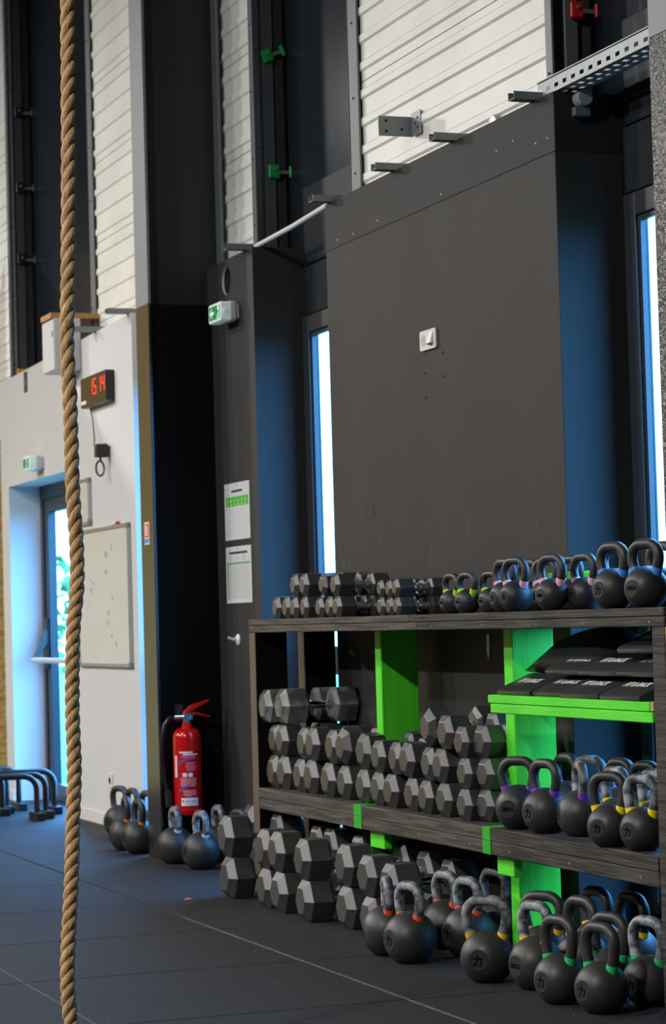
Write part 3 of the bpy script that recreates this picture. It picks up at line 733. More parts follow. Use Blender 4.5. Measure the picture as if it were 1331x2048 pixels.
# ================================================================== ROPE
rope = thing('climbing_rope', 'thick twisted manila climbing rope hanging on the left in front of everything', 'rope', (1.6, 6.4, .04))
cpx = [(0, .0), (.05, .0), (.35, 0)]
def catm(P, t):
    n = len(P)-1; i = max(0, min(n-1, next((k for k in range(n) if P[k+1][0] >= t), n-1)))
    a = P[max(i-1, 0)]; b = P[i]; c = P[i+1]; d = P[min(i+2, n)]
    u = (t-b[0])/(c[0]-b[0]) if c[0] != b[0] else 0
    m0 = (c[1]-a[1])/max(c[0]-a[0], 1e-6)*(c[0]-b[0]); m1 = (d[1]-b[1])/max(d[0]-b[0], 1e-6)*(c[0]-b[0])
    return (2*u**3-3*u**2+1)*b[1]+(u**3-2*u**2+u)*m0+(-2*u**3+3*u**2)*c[1]+(u**3-u**2)*m1
ROPE_X = [(0.0, 1.592), (.134, 1.5815), (.20, 1.5755), (.28, 1.5745), (.39, 1.5815), (.50, 1.590), (.61, 1.5965), (.69, 1.600), (.82, 1.6065), (.96, 1.6045), (1.09, 1.6075), (1.2, 1.6125), (1.31, 1.6255), (1.42, 1.627), (1.56, 1.6205), (1.70, 1.619), (1.83, 1.618), (1.97, 1.614), (2.2, 1.622), (2.5, 1.630), (2.92, 1.6375), (3.6, 1.65), (6.9, 1.70)]
def pitch(z): return .105 + (.138-.105)*max(0, min(1, (z-1.2)/.7))
zsN = []; z = .045
phase = 0.0; samples = []
while z < 6.96:
    samples.append((z, phase)); dz = .0045; phase += 2*math.pi*dz/pitch(z); z += dz
for k in range(3):
    path = []
    for z, ph in samples:
        a = ph+k*2*math.pi/3; o = .0089
        path.append((catm(ROPE_X, z)+o*math.cos(a)-1.6, o*math.sin(a), z-.04))
    MB().tube(path, .0122, 10).build('strand', M_rope, rope, smooth=True)
fz = MB()
for k in range(1500):
    z, ph = random.choice(samples); a = random.uniform(0, 6.283)
    bx = catm(ROPE_X, z)-1.6; r0 = .019; r1 = r0+random.uniform(.003, .009)
    p0 = Vector((bx+r0*math.cos(a), r0*math.sin(a), z-.04)); p1 = Vector((bx+r1*math.cos(a+.25), r1*math.sin(a+.25), z-.04+random.uniform(-.008, .004)))
    sd = Vector((-math.sin(a), math.cos(a), .3))*.00022
    fz.add([p0-sd, p0+sd, p1], [(0, 1, 2)])
o = fz.build('loose_fibres', M_ropefuzz, rope); o['kind'] = 'stuff'

# ================================================================== WALL ITEMS
def bars(name, m, parent, rects, x0, x1):
    mb = MB()
    for (ya, yb, za, zb) in rects: mb.box(x0, x1, ya, yb, za, zb)
    return mb.build(name, m, parent)
def wall_thing(name, label, cat, x, y, z, group=None): return thing(name, label, cat, (x, y, z), 0, group)
# local frame of wall things: x grows into the wall, image-left is +y

# double socket on the black panel
t = wall_thing('wall_socket', 'white double wall socket with a covered outlet on the black panel', 'socket', XP, 9.062, 2.29)
hw = .083; hz = .082
def rrect(y0, y1, z0, z1, r, n=5):
    out = []
    for cy_, cz_, a0 in ((y1-r, z1-r, 0), (y0+r, z1-r, 90), (y0+r, z0+r, 180), (y1-r, z0+r, 270)):
        for k in range(n+1):
            a = R(a0+90*k/n); out.append((cy_+r*math.cos(a), cz_+r*math.sin(a)))
    return out
MB().prism(rrect(-hw, hw, 0, hz, .008), -.011, 0, 0).build('plate', M_whiteplastic, t, bevel=.002)
MB().lathe([(.0215, -.0125), (.0215, -.0112), (.0002, -.0112), (.0002, -.0108)], 24, (0, .041, .041), 0).build('outlet_recess', M_sockethole, t, smooth=30)
MB().lathe([(.0215, -.0113), (.0228, -.0128), (.024, -.0112)], 24, (0, .041, .041), 0).build('outlet_ring', M_whiteplastic, t, smooth=30)
for dy in (-.009, .009):
    MB().lathe([(.0025, -.0128), (.0001, -.0128), (.0001, -.0110)], 8, (0, .041+dy, .041), 0).build('pin_hole', M_matblack, t)
MB().prism([(-.011, .070), (-.013, .070), (-.026, .022), (-.011, .018)], -.062, -.018, 1).build('outlet_cover', M_whiteplastic, t, bevel=.001)
MB().box(-.0225, -.012, -.055, -.025, .0165, .0195).build('cover_shadow_gap', M_blackplastic, t)

# posters on the black block
def poster(label, y0, y1, z0, z1, kind):
    yc = (y0+y1)/2; w = (y1-y0)/2; h = z1-z0
    t = wall_thing('poster', label, 'poster', XP, yc, z0)
    MB().box(-.0025, 0, -w, w, 0, h).build('sheet', M_paper, t)
    MB().lathe([(.0002, -.004), (.0045, -.004), (.0045, -.0024), (.0002, -.0024)], 8, (0, 0, h-.012), 0).build('pin', M_blackplastic, t)
    A, B = -.0032, -.0024
    if kind == 1:
        bars('title_print', M_ink, t, [(-.09, .085, h-.048, h-.036)], A, B)
        bars('green_header', M_inkgreen2, t, [(-w+.018, w-.022, h-.118, h-.070)], A, B)
        rc = []
        for k in range(6):
            yy = w-.05-k*.058
            rc += [(yy-.010, yy+.006, h-.113, h-.107), (yy-.003, yy+.003, h-.100, h-.080), (yy-.012, yy+.004, h-.094, h-.090)]
        bars('header_icons', M_labelwhite, t, rc, A-.0006, A)
        rc = []
        for r_ in range(8):
            zz = h-.135-r_*.019
            rc += [(w-.035, w-.03, zz, zz+.004), (w-.13, w-.075, zz, zz+.0025)]
            rc += [(w-.17-k*.055, w-.165-k*.055, zz, zz+.003) for k in range(4)]
        bars('table_print', M_inkgrey, t, rc, A, B)
        bars('margin_print', M_inkgrey, t, [(w-.02, w-.013, h-.07, h-.02)], A, B)
    else:
        bars('title_print', M_ink, t, [(-.145, .145, h-.038, h-.026)], A, B)
        rc = []
        for k in range(3):
            for q in range(5): rc.append((.085-k*.10, .085+.05-k*.10, h-.052-q*.0055, h-.050-q*.0055))
        bars('column_print', M_inkgrey, t, rc, A, B)
        bars('green_header', M_inkgreen, t, [(-w+.018, w-.022, h-.088, h-.081), (w-.036, w-.022, .018, h-.081)], A, B)
        rc = []
        for k in range(1, 20):
            zz = .018+k*(h-.106)/20; rc.append((-w+.018, w-.036, zz, zz+.0007))
        for k in range(1, 24):
            yy = -w+.018+k*(2*w-.054)/24; rc.append((yy, yy+.0009, .018, h-.088))
        bars('grid_print', M_inkgrey, t, rc, A, B)
        bars('margin_print', M_inkgrey, t, [(w-.02, w-.013, h-.07, h-.03)], A, B)
poster('white poster with a bright green header band, the upper of two beside the blue-lit reveal', 11.440, 11.845, 1.622, 1.911, 1)
poster('white poster with a green framed grid, the lower of two beside the blue-lit reveal', 11.437, 11.846, 1.301, 1.588, 2)

# hook
t = wall_thing('wall_hook', 'small white round wall hook on the black wall left of the rack', 'hook', XP, 11.68, 1.115)
MB().lathe([(.0005, -.014), (.02, -.012), (.03, -.004), (.03, 0), (.0005, 0)], 20, (0, 0, 0), 0).build('base_plate', M_whiteplastic, t, smooth=35)
MB().tube([(-.01, 0, 0), (-.035, .004, .004), (-.055, .008, .012)], [.011, .008, .0075], 10).build('peg', M_whiteplastic, t, smooth=40)

# exit signs
def exit_sign(label, x, y, z, w, h, d, rz, arrow):
    t = wall_thing('exit_sign', label, 'exit sign', x, y, z); t.rotation_euler[2] = rz
    MB().prism(rrect(-w/2*.9, w/2*.9, .012, h-.012, .012), -.02, 0, 0).build('wall_plate', M_whiteplastic, t, bevel=.002)
    MB().prism(rrect(-w/2, w/2, 0, h, .016), -.05, -.02, 0).build('housing', M_exitbody, t, bevel=.003)
    MB().prism(rrect(-w/2+.006, w/2-.006, .004, h-.004, .014), -d, -.05, 0).build('lens', M_exitlight, t, bevel=.004)
    f = -d-.0012
    MB().box(f, -d+.001, -w/2+.02, w/2-.02, .018, h-.018).build('green_panel', M_exitgreen, t)
    hh = h*.5; g = f-.0012; k_ = h/.165
    def P(pts, c): return [(c+a*k_, hh+b*k_) for a, b in pts]
    c2 = -w*.2 if arrow else 0
    if arrow:
        MB().prism(P([(.052, 0), (.0, .038), (-.014, .038), (.016, .011), (-.05, .011), (-.05, -.011), (.016, -.011), (-.014, -.038), (.0, -.038)], w*.2), g, f, 0).build('arrow', M_exitwhite, t)
    MB().prism(P([(-.05, -.052), (-.002, -.052), (-.002, .052), (-.05, .052)], c2), g, f, 0).build('door_symbol', M_exitwhite, t)
    fg = MB(); k = g-.0012
    fg.prism(P([(-.008+.011*math.cos(a), .038+.011*math.sin(a)) for a in [i*math.pi/5 for i in range(10)]], c2), k, g, 0)
    for pl in ([(-.0, .026), (-.022, .022), (-.028, -.006), (-.010, -.010)], [(-.010, -.002), (.008, -.018), (.032, -.014), (.032, -.024), (.004, -.030), (-.024, -.010)],
               [(-.016, -.002), (-.028, -.008), (-.038, -.024), (-.034, -.048), (-.024, -.048), (-.028, -.024)], [(-.004, .024), (.020, .012), (.022, .002), (-.006, .012)], [(-.02, .022), (-.038, .010), (-.046, -.004), (-.038, -.006), (-.022, .010)]):
        fg.prism(P(pl, c2), k, g, 0)
    fg.build('running_figure', M_exitgreen, t)
    MB().lathe([(.0005, -.006), (.012, -.004), (.014, 0)], 14, (-d*.78, -w/2+.004, h*.5), 1).build('test_lamp', M_exitlight, t)
exit_sign('green exit sign with a left arrow and running figure high on the black wall', XP, 11.625, 2.718, .215, .105, .1, 0, True)
exit_sign('small green exit sign on the white wall above the glazed door', XW, 15.74, 2.248, .2, .1, .1, 0, False)

# digital clock on the white wall
t = wall_thing('digital_clock', 'long black digital clock with red figures on the white wall', 'clock', XW, 14.12, 2.538)
cw, ch, cd = .29, .183, .056
MB().box(-cd, 0, -cw, cw, 0, ch).build('case', M_blackplastic, t, bevel=.003)
MB().box(-cd-.003, -cd, -cw+.004, cw-.004, .004, ch-.004).build('glass_front', M_clock, t)
def seg(digit, yc, zc_, w, h, th):
    S = {'1': 'bc', '5': 'afgcd', '4': 'fgbc'}[digit]; out = []
    L_ = yc+w/2; Rr_ = yc-w/2
    if 'a' in S: out.append((Rr_+.003, L_-.003, zc_+h/2-th, zc_+h/2))
    if 'd' in S: out.append((Rr_+.003, L_-.003, zc_-h/2, zc_-h/2+th))
    if 'g' in S: out.append((Rr_+.003, L_-.003, zc_-th/2, zc_+th/2))
    if 'b' in S: out.append((Rr_, Rr_+th, zc_+.004, zc_+h/2-.003))
    if 'c' in S: out.append((Rr_, Rr_+th, zc_-h/2+.003, zc_-.004))
    if 'f' in S: out.append((L_-th, L_, zc_+.004, zc_+h/2-.003))
    if 'e' in S: out.append((L_-th, L_, zc_-h/2+.003, zc_-.004))
    return out
for dgt, yy in (('1', .03), ('5', -.055), ('1', -.165), ('4', -.25)):
    bars('digit', M_led, t, seg(dgt, yy, .108, .062, .095, .009), -cd-.0045, -cd-.003)
bars('maker_plate', M_labelwhite, t, [(cw-.13, cw-.02, .02, .04)], -cd-.0045, -cd-.003)
t2 = tag(MB().tube([(XW-.02, 14.33, 2.538), (XW-.02, 14.28, 2.46), (XW-.03, 14.22, 2.38), (XW-.06, 14.1, 2.32), (XW-.075, 14.06, 2.29)], .004, 6).build('clock_cable', M_blackplastic, smooth=40), 'thin dark cable hanging from the digital clock to the plug', 'cable')
t = wall_thing('power_adapter', 'black power adapter with a looped lead plugged in under the clock', 'adapter', XW, 13.99, 2.135)
MB().box(-.085, -.011, -.03, .03, .075, .155).build('body', M_blackplastic, t, bevel=.006)
lp = []
for k in range(17):
    a = 2*math.pi*k/16; lp.append((-.055+.03*math.sin(a), .012+.02*math.sin(a), .01+.045*math.cos(a)))
MB().tube(lp, .006, 7).build('lead_loop', M_blackplastic, t, smooth=40)
MB().tube([(-.05, .01, .055), (-.055, .005, .075)], .007, 7).build('lead_neck', M_blackplastic, t)
t = wall_thing('wall_socket', 'white double socket on the white wall with the black adapter in it', 'socket', XW, 14.08, 2.225)
MB().prism(rrect(-.03, .12, 0, .085, .008), -.01, 0, 0).build('plate', M_whiteplastic, t, bevel=.002)
t = wall_thing('wall_socket', 'low white socket on the white wall above the dark kettlebells', 'socket', XW, 14.12, .235)
MB().prism(rrect(-.045, .045, 0, .085, .008), -.01, 0, 0).build('plate', M_whiteplastic, t, bevel=.002)
MB().lathe([(.021, -.0112), (.0002, -.0112), (.0002, -.0098)], 18, (0, 0, .042), 0).build('outlet_recess', M_sockethole, t)

# whiteboards
def board(label, y0, y1, z0, z1, fw, dark):
    yc = (y0+y1)/2; w = (y1-y0)/2; h = z1-z0
    t = wall_thing('whiteboard', label, 'whiteboard', XW, yc, z0)
    MB().box(-.014, -.002, -w+fw*.6, w-fw*.6, fw*.6, h-fw*.6).build('surface', M_whiteboard, t)
    for nm, b in (('frame_side', (-w, -w+fw, 0, h)), ('frame_side', (w-fw, w, 0, h)), ('frame_top', (-w+fw, w-fw, h-fw, h)), ('frame_bottom', (-w+fw, w-fw, 0, fw))):
        MB().box(-.022, 0, *b).build(nm, M_alu, t, bevel=.003)
    for yy in (-w, w-.035):
        for zz in (-.002, h-.033):
            MB().box(-.025, 0, yy-.001, yy+.036, zz, zz+.035).build('corner_cap', M_galvdark, t, bevel=.004)
    return t, w, h
t, w, h = board('large whiteboard with faint green writing on the white wall by the column', 13.552, 14.76, .957, 1.80, .022, True)
def scrib(name, m, yy, zz, n, hgt, t):
    mb = MB()
    for k in range(n):
        pts = []
        for q in range(5):
            pts.append((-.0152, yy-k*hgt*.75-q*hgt*.13+random.uniform(-.004, .004), zz+random.uniform(0, hgt)))
        mb.tube(pts, .0011, 4)
    mb.build(name, m, t)
M_gpen = mat('green_marker', lin((125, 180, 155)), .6); M_gypen = mat('faint_grey_marker', (.58, .565, .575), .6)
for (yy, zz, n, hg, m) in ((-.06, h-.19, 2, .05, M_gpen), (-.2, h-.155, 1, .055, M_gpen), (-.05, h-.29, 2, .04, M_gypen), (.3, h-.34, 1, .04, M_gypen), (.24, h-.35, 2, .03, M_gypen), (.3, h-.40, 2, .04, M_gypen),
                           (.32, h-.47, 1, .03, M_gpen), (-.2, h-.46, 1, .05, M_gpen), (-.1, h-.54, 2, .045, M_gypen), (-.08, h-.6, 2, .04, M_gypen), (-.15, h-.68, 2, .04, M_gypen), (-.26, h-.74, 1, .06, M_gpen)):
    scrib('handwriting', m, yy, zz, n, hg, t)
t = wall_thing('marker_pen', 'white marker pen with a red cap lying on top of the whiteboard frame', 'marker', XW-.012, 13.86, 1.809)
MB().lathe([(.001, -.07), (.008, -.07), (.008, .01), (.001, .01)], 10, (0, .03, 0), 1).build('barrel', M_labelwhite, t, smooth=40)
MB().lathe([(.001, -.085), (.0095, -.085), (.0095, -.04), (.001, -.04)], 10, (0, 0, 0), 1).build('cap', M_redplastic, t, smooth=40)
t, w, h = board('small framed notice board above the large whiteboard, half hidden by the rope', 14.425, 15.0-.04, 1.83, 2.118, .02, False)
rc = [(-w+.04, w-.02, h*.18, h*.185), (-w+.04, w-.02, h*.42, h*.425), (-w+.04, w-.02, h*.68, h*.685), (-w+.05, -w+.12, h*.8, h*.82)]
rc += [(-w+.03, -w+.036, h*.1+k*.03, h*.1+k*.03+.012) for k in range(8)]
bars('printed_table', M_inkgrey, t, rc, -.0155, -.0138)

# grey enclosure high on the white wall with a plank on it
t = wall_thing('wall_enclosure', 'pale grey metal box fixed high on the white wall behind the rope', 'electrical box', XW, 14.76, 2.80)
MB().box(-.165, 0, -.155, .155, 0, .325).build('case', M_boxgrey, t, bevel=.003)
MB().box(-.17, -.166, -.15, .15, .004, .32).build('door', M_boxgrey, t, bevel=.002)
MB().box(-.174, -.17, -.125, -.115, .21, .245).build('lock', M_blackplastic, t)
tag(MB().box(3.585, 3.98, 14.62, 14.88, 3.1265, 3.16).build('plank', mat('pale_plank', lin((190, 140, 85)), .6, col2=lin((160, 110, 60)), nscale=12, stretch=(.5, 6, 1)), bevel=.002), 'short pale timber plank lying on the grey box', 'plank')
# small dark slot and yellow level on the wall top
t = wall_thing('wall_opening', 'small dark rectangular opening near the top of the white wall', 'opening', XW, 16.12, 2.81)
MB().box(-.002, .0, -.05, .05, 0, .14).build('recess', M_ink, t)
MB().box(-.003, -.002, -.02, .03, .04, .1).build('bracket', M_trimgrey, t)
t = thing('spirit_level', 'yellow spirit level lying on top of the white wall at the far left', 'tool', (3.90, 16.5, 2.963))
MB().box(-.1, .1, -.012, .012, 0, .05).build('bar', mat('level_yellow', lin((225, 165, 40)), .45), t, bevel=.003)
MB().box(-.03, .03, -.0135, .0135, .014, .036).build('vial', M_labelwhite, t)

# C channels poking out over the wall tops
def channel(label, x0, x1, y, z, w=.05, hgt=.028):
    t = thing('steel_channel', label, 'metal channel', (x0, y, z), 0, 'steel channels along the wall tops')
    L_ = x1-x0
    MB().box(0, L_, -w/2, w/2, 0, .002).build('base_web', M_galvdark, t)
    for s_ in (-1, 1):
        MB().box(0, L_, s_*w/2-.001, s_*w/2+.001, 0, hgt).build('side_flange', M_galvdark, t)
        MB().box(0, L_, s_*(w/2-.004)-.004, s_*(w/2-.004)+.004, hgt, hgt+.0015).build('lip', M_galvdark, t)
for (y, lb) in ((10.2, 'over the left corner of the black panel'), (9.42, 'over the black panel below the angle bracket'), (8.78, 'over the middle right of the black panel'), (8.02, 'beside the cable tray end')):
    channel('short galvanised channel sticking out ' + lb, 3.715, 3.88, y, 3.091)
for (y, z, lb) in ((11.42, 3.061, 'over the black block by the white pipe'), (12.1, 3.061, 'over the black block beside the column')):
    channel('short galvanised channel sticking out ' + lb, 3.70, 3.855, y, z)
for (y, lb) in ((13.5, 'over the white wall next to the column'), (14.25, 'over the white wall above the digital clock')):
    channel('short galvanised channel sticking out ' + lb, 3.64, 3.88, y, zt(y)+.002)

# white pipe and cable tray bridging the window gaps
tag(MB().tube([(3.84, 11.36, 3.072), (3.84, 10.8, 3.082), (3.84, 10.2, 3.106)], .013, 10).build('conduit_pipe', M_whiteplastic, smooth=40), 'white plastic pipe bridging the gap from the black block to the black panel', 'pipe')
t = thing('cable_tray', 'perforated galvanised cable tray running from the black panel to the near column', 'cable tray', (3.83, 7.2, 3.10))
ya, yb = -.98, .83
tr = MB(); th = .0015; hh = .062; d2 = .10
ny = 26; dyy = (yb-ya)/ny
tr.box(0, th, ya, yb, 0, .016); tr.box(0, th, ya, yb, .031, hh)
for k in range(ny): tr.box(0, th, ya+k*dyy, ya+k*dyy+dyy*.55, .016, .031)
tr.box(-.006, 0, ya, yb, hh-.004, hh)
tr.build('front_side', M_galv, t)
bt = MB(); bt.box(0, .02, ya, yb, 0, th); bt.box(.04, .06, ya, yb, 0, th); bt.box(.08, d2, ya, yb, 0, th)
for k in range(ny): bt.box(.02, .04, ya+k*dyy, ya+k*dyy+dyy*.5, 0, th); bt.box(.06, .08, ya+k*dyy, ya+k*dyy+dyy*.5, 0, th)
bt.build('perforated_base', M_galv, t)
MB().box(d2-th, d2, ya, yb, 0, hh).build('rear_side', M_galv, t)
t = thing('glass_insulator', 'clear plastic spacer on the black panel end under the cable tray', 'spacer', (3.90, 7.81, 3.0))
MB().lathe([(.001, -.03), (.028, -.03), (.03, .02), (.022, .03), (.001, .03)], 14, (0, 0, .06), 1).build('body', mat('clear_plastic', (.35, .35, .35), .12), t, smooth=40)
MB().box(-.03, .03, -.004, .03, 0, .03).build('clip', M_galvdark, t)

# angle bracket on the cladding
t = thing('angle_bracket', 'galvanised steel angle bracket fixed to the cream cladding', 'bracket', (XC-.009, 9.3, 3.235))
MB().box(-.004, 0, 0, .10, 0, .10).build('wall_leg', M_galv, t)
MB().box(-.155, 0, .096, .1, .0, .085).build('arm_leg', M_galvdark, t)
for (xx, zz) in ((-.12, .065), (-.05, .03), (-.12, .02)):
    MB().lathe([(.001, -.0008), (.006, -.0008), (.006, .0005), (.001, .0005)], 9, (xx, .0955, zz), 1).build('bolt_hole', M_matblack, t)
for (yy, zz) in ((.03, .07), (.06, .05), (.03, .03)):
    MB().lathe([(.001, -.005), (.006, -.005), (.006, -.0035), (.001, -.0035)], 9, (0, yy, zz), 0).build('bolt_hole', M_matblack, t)
# foam plugs on the panel top
for i, y in enumerate((8.16, 8.55)):
    t = thing('clear_cap', 'clear round cap behind the black panel top, %s' % ('near the cable tray' if i == 0 else 'left of the channel pair'), 'cap', (3.885, y, 3.09))
    MB().lathe([(.001, -.012), (.045, -.01), (.05, 0), (.001, .003)], 20, (0, 0, .015), 0).build('disc', mat('clear_plastic', (.35, .35, .35), .12), t, smooth=40)

# clamps in the tall recesses
def clamp(label, y, x, z, m, sc=1.0, tilt=0):
    t = thing('panel_clamp', label, 'clamp', (x, y, z), 0, 'clamps in the tall recesses'); t.rotation_euler = (0, R(tilt), 0); t.scale = (sc, sc, sc)
    MB().box(-.075, -.015, -.02, 0, -.035, .035).build('jaw', m, t, bevel=.006)
    MB().box(-.02, .05, -.018, -.004, -.012, .006).build('arm', M_galvdark, t)
    MB().lathe([(.001, -.028), (.008, -.028), (.008, -.018), (.001, -.018)], 8, (-.045, 0, .01), 1).build('screw', M_galv, t)
    MB().box(.035, .055, -.03, -.004, -.03, .03).build('foot', m, t, bevel=.004)
clamp('bright green clamp in the dark recess above the white pipe', 11.48, 4.03, 3.475, M_clampgreen)
clamp('tilted green clamp higher in the dark recess above the white pipe', 11.48, 4.005, 4.08, M_clampgreen, .95, -20)
clamp('red clamp at the top right above the cable tray', 8.02, 4.03, 3.44, M_clampred, .9)
clamp('dark clamp at the far left recess, lowest', 17.02, 4.02, 3.86, M_clampdark, 1.1)
clamp('dark clamp at the far left recess, second from below', 17.02, 4.02, 4.38, M_clampdark, 1.1)
clamp('dark clamp at the far left recess, third from below', 17.02, 4.02, 4.93, M_clampdark, 1.1)

# safety sticker on the column
t = thing('safety_sticker', 'small white sticker with red and blue panels on the dark column', 'sticker', (3.4525, 12.10, 1.62))
MB().box(-.001, 0, -.045, .045, 0, .115).build('sheet', M_labelwhite, t)
bars('red_panel', M_stickred, t, [(-.038, .038, .035, .108)], -.0018, -.001)
bars('blue_panel', M_stickblue, t, [(.003, .038, .006, .03), (-.038, -.003, .006, .03)], -.0018, -.001)
bars('white_lines', M_labelwhite, t, [(.0+.008*k, .004+.008*k, .045, .1) for k in range(-2, 4)], -.0024, -.0018)

# fire extinguisher on the black cheek
ex = thing('fire_extinguisher', 'red fire extinguisher with a printed label hanging between column and black wall', 'fire extinguisher', (3.575, 11.88, .235))
er = .0735; eh = .435
prof = [(.001, 0), (er*.93, 0), (er*.95, .012), (er, .02), (er, eh-.05)]
for k in range(1, 9):
    a = math.pi/2*k/8; prof.append((er*.36+er*.64*math.cos(a), eh-.05+.055*math.sin(a)))
prof += [(.026, eh+.008), (.024, eh+.03), (.001, eh+.03)]
MB().lathe(prof, 36).build('cylinder', M_red, ex, smooth=40)
MB().lathe([(er+.0008, .018), (er+.0012, .026), (er+.0008, .034)], 36).build('base_ring', M_red, ex, smooth=40)
vh = MB().lathe([(.001, eh+.03), (.02, eh+.03), (.02, eh+.05), (.014, eh+.055), (.014, eh+.075), (.001, eh+.075)], 14)
vh.box(-.012, .03, -.011, .011, eh+.045, eh+.075)
vb = vh.build('valve', M_chrome, ex, bevel=.001)
MB().lathe([(.001, -.065), (.012, -.065), (.012, -.015), (.001, -.015)], 12, (0, 0, eh+.06), 0).build('hose_fitting', M_chrome, vb, smooth=40)
MB().lathe([(.001, -.03), (.014, -.03), (.014, -.018), (.001, -.018)], 12, (.0, .0, eh+.052), 1).build('gauge', M_chrome, vb, smooth=40)
MB().prism([(-.02, eh+.07), (.0, eh+.068), (.02, eh+.085), (.12, eh+.135), (.118, eh+.143), (.02, eh+.115), (-.015, eh+.085)], -.012, .012, 1).build('upper_lever', M_redplastic, ex, bevel=.002)
MB().prism([(.02, eh+.06), (.05, eh+.068), (.125, eh+.05), (.127, eh+.057), (.05, eh+.082), (.02, eh+.08)], -.011, .011, 1).build('lower_lever', M_redplastic, ex, bevel=.002)
MB().tube([(-.06, 0, eh+.06), (-.09, 0, eh+.056), (-.118, .0, eh+.02), (-.132, .005, eh-.06), (-.135, .01, eh-.15), (-.12, .02, eh-.26), (-.1, .02, eh-.33)], .011, 10).build('hose', M_hose, ex, smooth=40)
MB().lathe([(.001, .02), (.017, .02), (.022, .10), (.001, .10)], 12, (-.098, .02, .02)).build('nozzle', M_blackplastic, ex, smooth=40)
MB().box(-.035, -.005, .03, .1, eh+.03, eh+.12).build('wall_bracket', M_blackplastic, ex, bevel=.003)
def wrap(rects, name, m, lift=.0006, a_off=0.0, nn=6):
    """flat print wrapped on the cylinder; u in metres along the surface (+u to image right), v height"""
    mb = MB()
    for (u0, u1, v0, v1) in rects:
        vs_ = []; fs_ = []
        for k in range(nn+1):
            u = u0+(u1-u0)*k/nn; a = R(-108)+a_off+u/er; rr_ = er+lift
            vs_ += [(rr_*math.cos(a), rr_*math.sin(a), v0), (rr_*math.cos(a), rr_*math.sin(a), v1)]
        fs_ = [(2*k, 2*k+2, 2*k+3, 2*k+1) for k in range(nn)]
        mb.add(vs_, fs_)
    return mb.build(name, m, ex)
def wrap_text(txt, size, u, v, m, name, lift=.0009, bold=.0):
    tm = text_mesh(txt, size, .0001, bold=bold)
    def fn(c_):
        a = R(-108)+(u+c_.x)/er; return Vector(((er+lift)*math.cos(a), (er+lift)*math.sin(a), v+c_.y))
    link(name, remap(tm, fn, m), ex)
wrap([(-.042, .028, .312, .320), (-.022, .056, .302, .309)], 'label_heading', M_labelwhite)
rc = [(-.036+random.uniform(0, .012), .05-random.uniform(0, .03), .296-k*.0065, .2985-k*.0065) for k in range(2)]
rc += [(-.012+random.uniform(0, .01), .048-random.uniform(0, .015), .262-k*.0075, .2648-k*.0075) for k in range(6)]
rc += [(-.038, .048-random.uniform(0, .008), .182-k*.0062, .1855-k*.0062) for k in range(7)]
rc += [(-.03+random.uniform(0, .01), .05-random.uniform(0, .01), .122-k*.0055, .125-k*.0055) for k in range(5)]
wrap(rc, 'label_text_lines', M_labelpink)['kind'] = 'stuff'
wrap([(-.026, -.004, .192, .212), (.004, .026, .192, .212)], 'label_pictograms', M_labelwhite)
def swoosh(v, rise):
    mb = MB(); vs_ = []; fs_ = []
    for k in range(13):
        q = k/12; u = -.047+.1*q; a = R(-108)+u/er; vv = v+rise*(q**2 if rise > .02 else q*(2-q)*.5)+(.02*(1-(1-q)**4)); th_ = .011*(1-q)+.001
        vs_ += [((er+.0008)*math.cos(a), (er+.0008)*math.sin(a), vv-th_), ((er+.0008)*math.cos(a), (er+.0008)*math.sin(a), vv)]
    mb.add(vs_, [(2*k, 2*k+2, 2*k+3, 2*k+1) for k in range(12)])
    mb.build('label_swoosh', M_labelblue, ex)
swoosh(.262, .01); swoosh(.127, .03)
wrap_text('S.A.F.E', .0125, .004, .098, M_labelwhite, 'label_lettering', bold=.0003)
wrap([(-.036, .052, .046, .086)], 'white_sticker', M_labelwhite, .0012)
wrap_text('sécurit', .021, .012, .069, M_ink, 'sticker_lettering', .0016)
wrap([(-.012, .034, .052, .055)], 'sticker_small_print', M_inkgrey, .0016)
wrap([(-.031, -.022, .064, .076)], 'sticker_logo', M_stickred, .0016)
wrap([(-.075, -.058, .19, .30)], 'side_sticker', M_labelwhite, .0008)

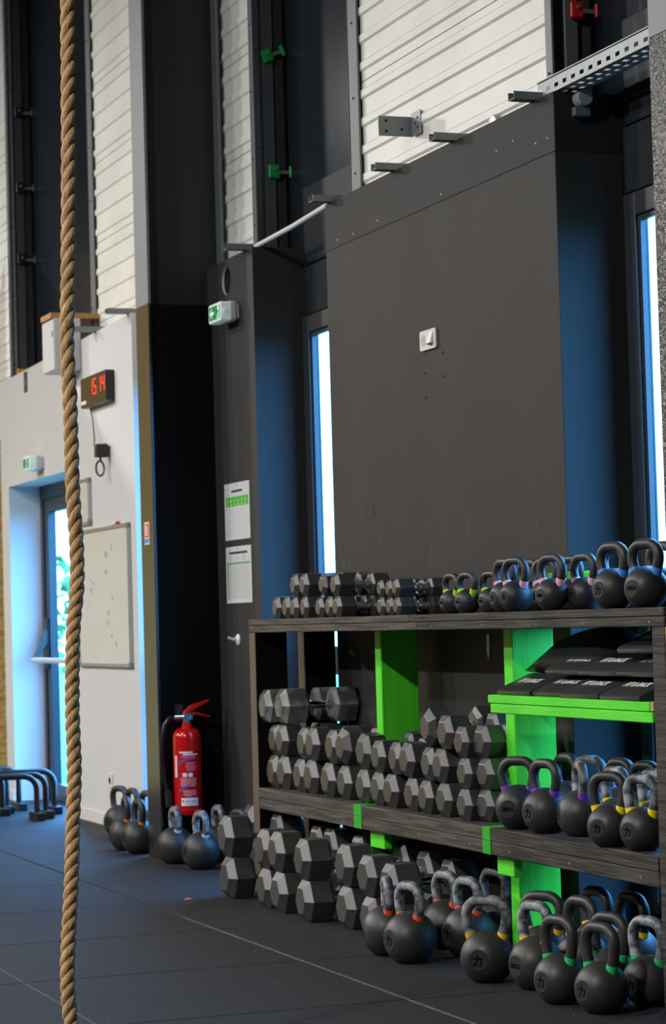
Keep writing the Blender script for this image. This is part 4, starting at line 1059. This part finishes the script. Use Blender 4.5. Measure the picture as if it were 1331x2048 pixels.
# parallettes in front of the door
def parallette(label, xr, y, L_, rz):
    t = thing('parallette_bar', label, 'parallette', (xr, y, 0), R(rz), 'parallette bars stacked by the door')
    r = .0185; H_ = .275; c = .085
    pts = [(0, 0, .03), (0, 0, H_-c)]
    for k in range(1, 7):
        a = math.pi/2*k/6; pts.append((-c+c*math.cos(a), 0, H_-c+c*math.sin(a)))
    for k in range(0, 6):
        a = math.pi/2*k/6; pts.append((-L_+c-c*math.sin(a), 0, H_-c+c*math.cos(a)))
    pts += [(-L_, 0, H_-c), (-L_, 0, .03)]
    MB().tube(pts, r, 10).build('bar', M_blackplastic, t, smooth=50)
    for xx in (0, -L_):
        MB().box(xx-.028, xx+.028, -.11, .11, 0, .05).build('foot', M_blackplastic, t, bevel=.004)
for i, (xr, y) in enumerate(sorted(((3.51, 14.96), (3.60, 15.10), (3.735, 15.42), (3.41, 15.50), (3.475, 15.66), (3.60, 15.86), (3.24, 15.22)), key=lambda q_: q_[1])):
    parallette('black bent-tube parallette bar on the floor by the door, %s from the front' % ORD[i], xr, y, .42, random.uniform(-2, 2))

# bits under the top shelf
tag(MB().prism([(-.012, 0), (.012, 0), (.014, -.07), (.0, -.10), (-.011, -.07)], 3.794, 3.799, 0).build('hanging_tag', M_whitetrim), 'narrow pale tag hanging on the dark wall under the top shelf', 'tag')
bpy.data.objects['hanging_tag'].location = (0, 8.56, 1.13)
t = wall_thing('cup_hook', 'tiny white cup hook on the dark wall under the top shelf', 'hook', XP, 8.32, 1.08)
MB().tube([(-.02, .0, .02), (-.022, .008, .012), (-.02, .004, 0), (-.008, -.004, .004), (0, -.004, .01)], .003, 6).build('wire', M_whiteplastic, t, smooth=40)
tag(MB().tube([(3.6, 9.145, 1.153), (3.605, 9.138, 1.12), (3.60, 9.134, 1.10), (3.606, 9.128, 1.07)], .0022, 5).build('string', mat('yellow_string', lin((190, 180, 40)), .7)), 'short yellow string dangling from the underside of the top shelf', 'string')
# crumbs on the floor
M_crumb = mat('pale_crumb', (.45, .44, .42), .8)
t = thing('dropped_leaf', 'tiny orange leaf scrap on the floor in front of the dumbbells', 'leaf', (3.05, 10.19, 0))
MB().add([(-.02, 0, .001), (0, .012, .008), (.025, .004, .004), (.004, -.012, .002)], [(0, 1, 2, 3)]).build('blade', mat('dry_leaf', lin((190, 110, 60)), .7), t)
cr = MB()
for k in range(260):
    x_ = random.uniform(1.3, 3.3); y_ = random.uniform(6.3, 13.5); s_ = random.uniform(.001, .0035)
    cr.add([(x_-s_, y_, .0003), (x_, y_+s_*.7, .0012), (x_+s_*1.2, y_, .0005), (x_, y_-s_, .0009)], [(0, 1, 2, 3)])
tag(cr.build('floor_dust', M_crumb), 'pale chalk crumbs scattered over the rubber floor', 'dust', kind='stuff')
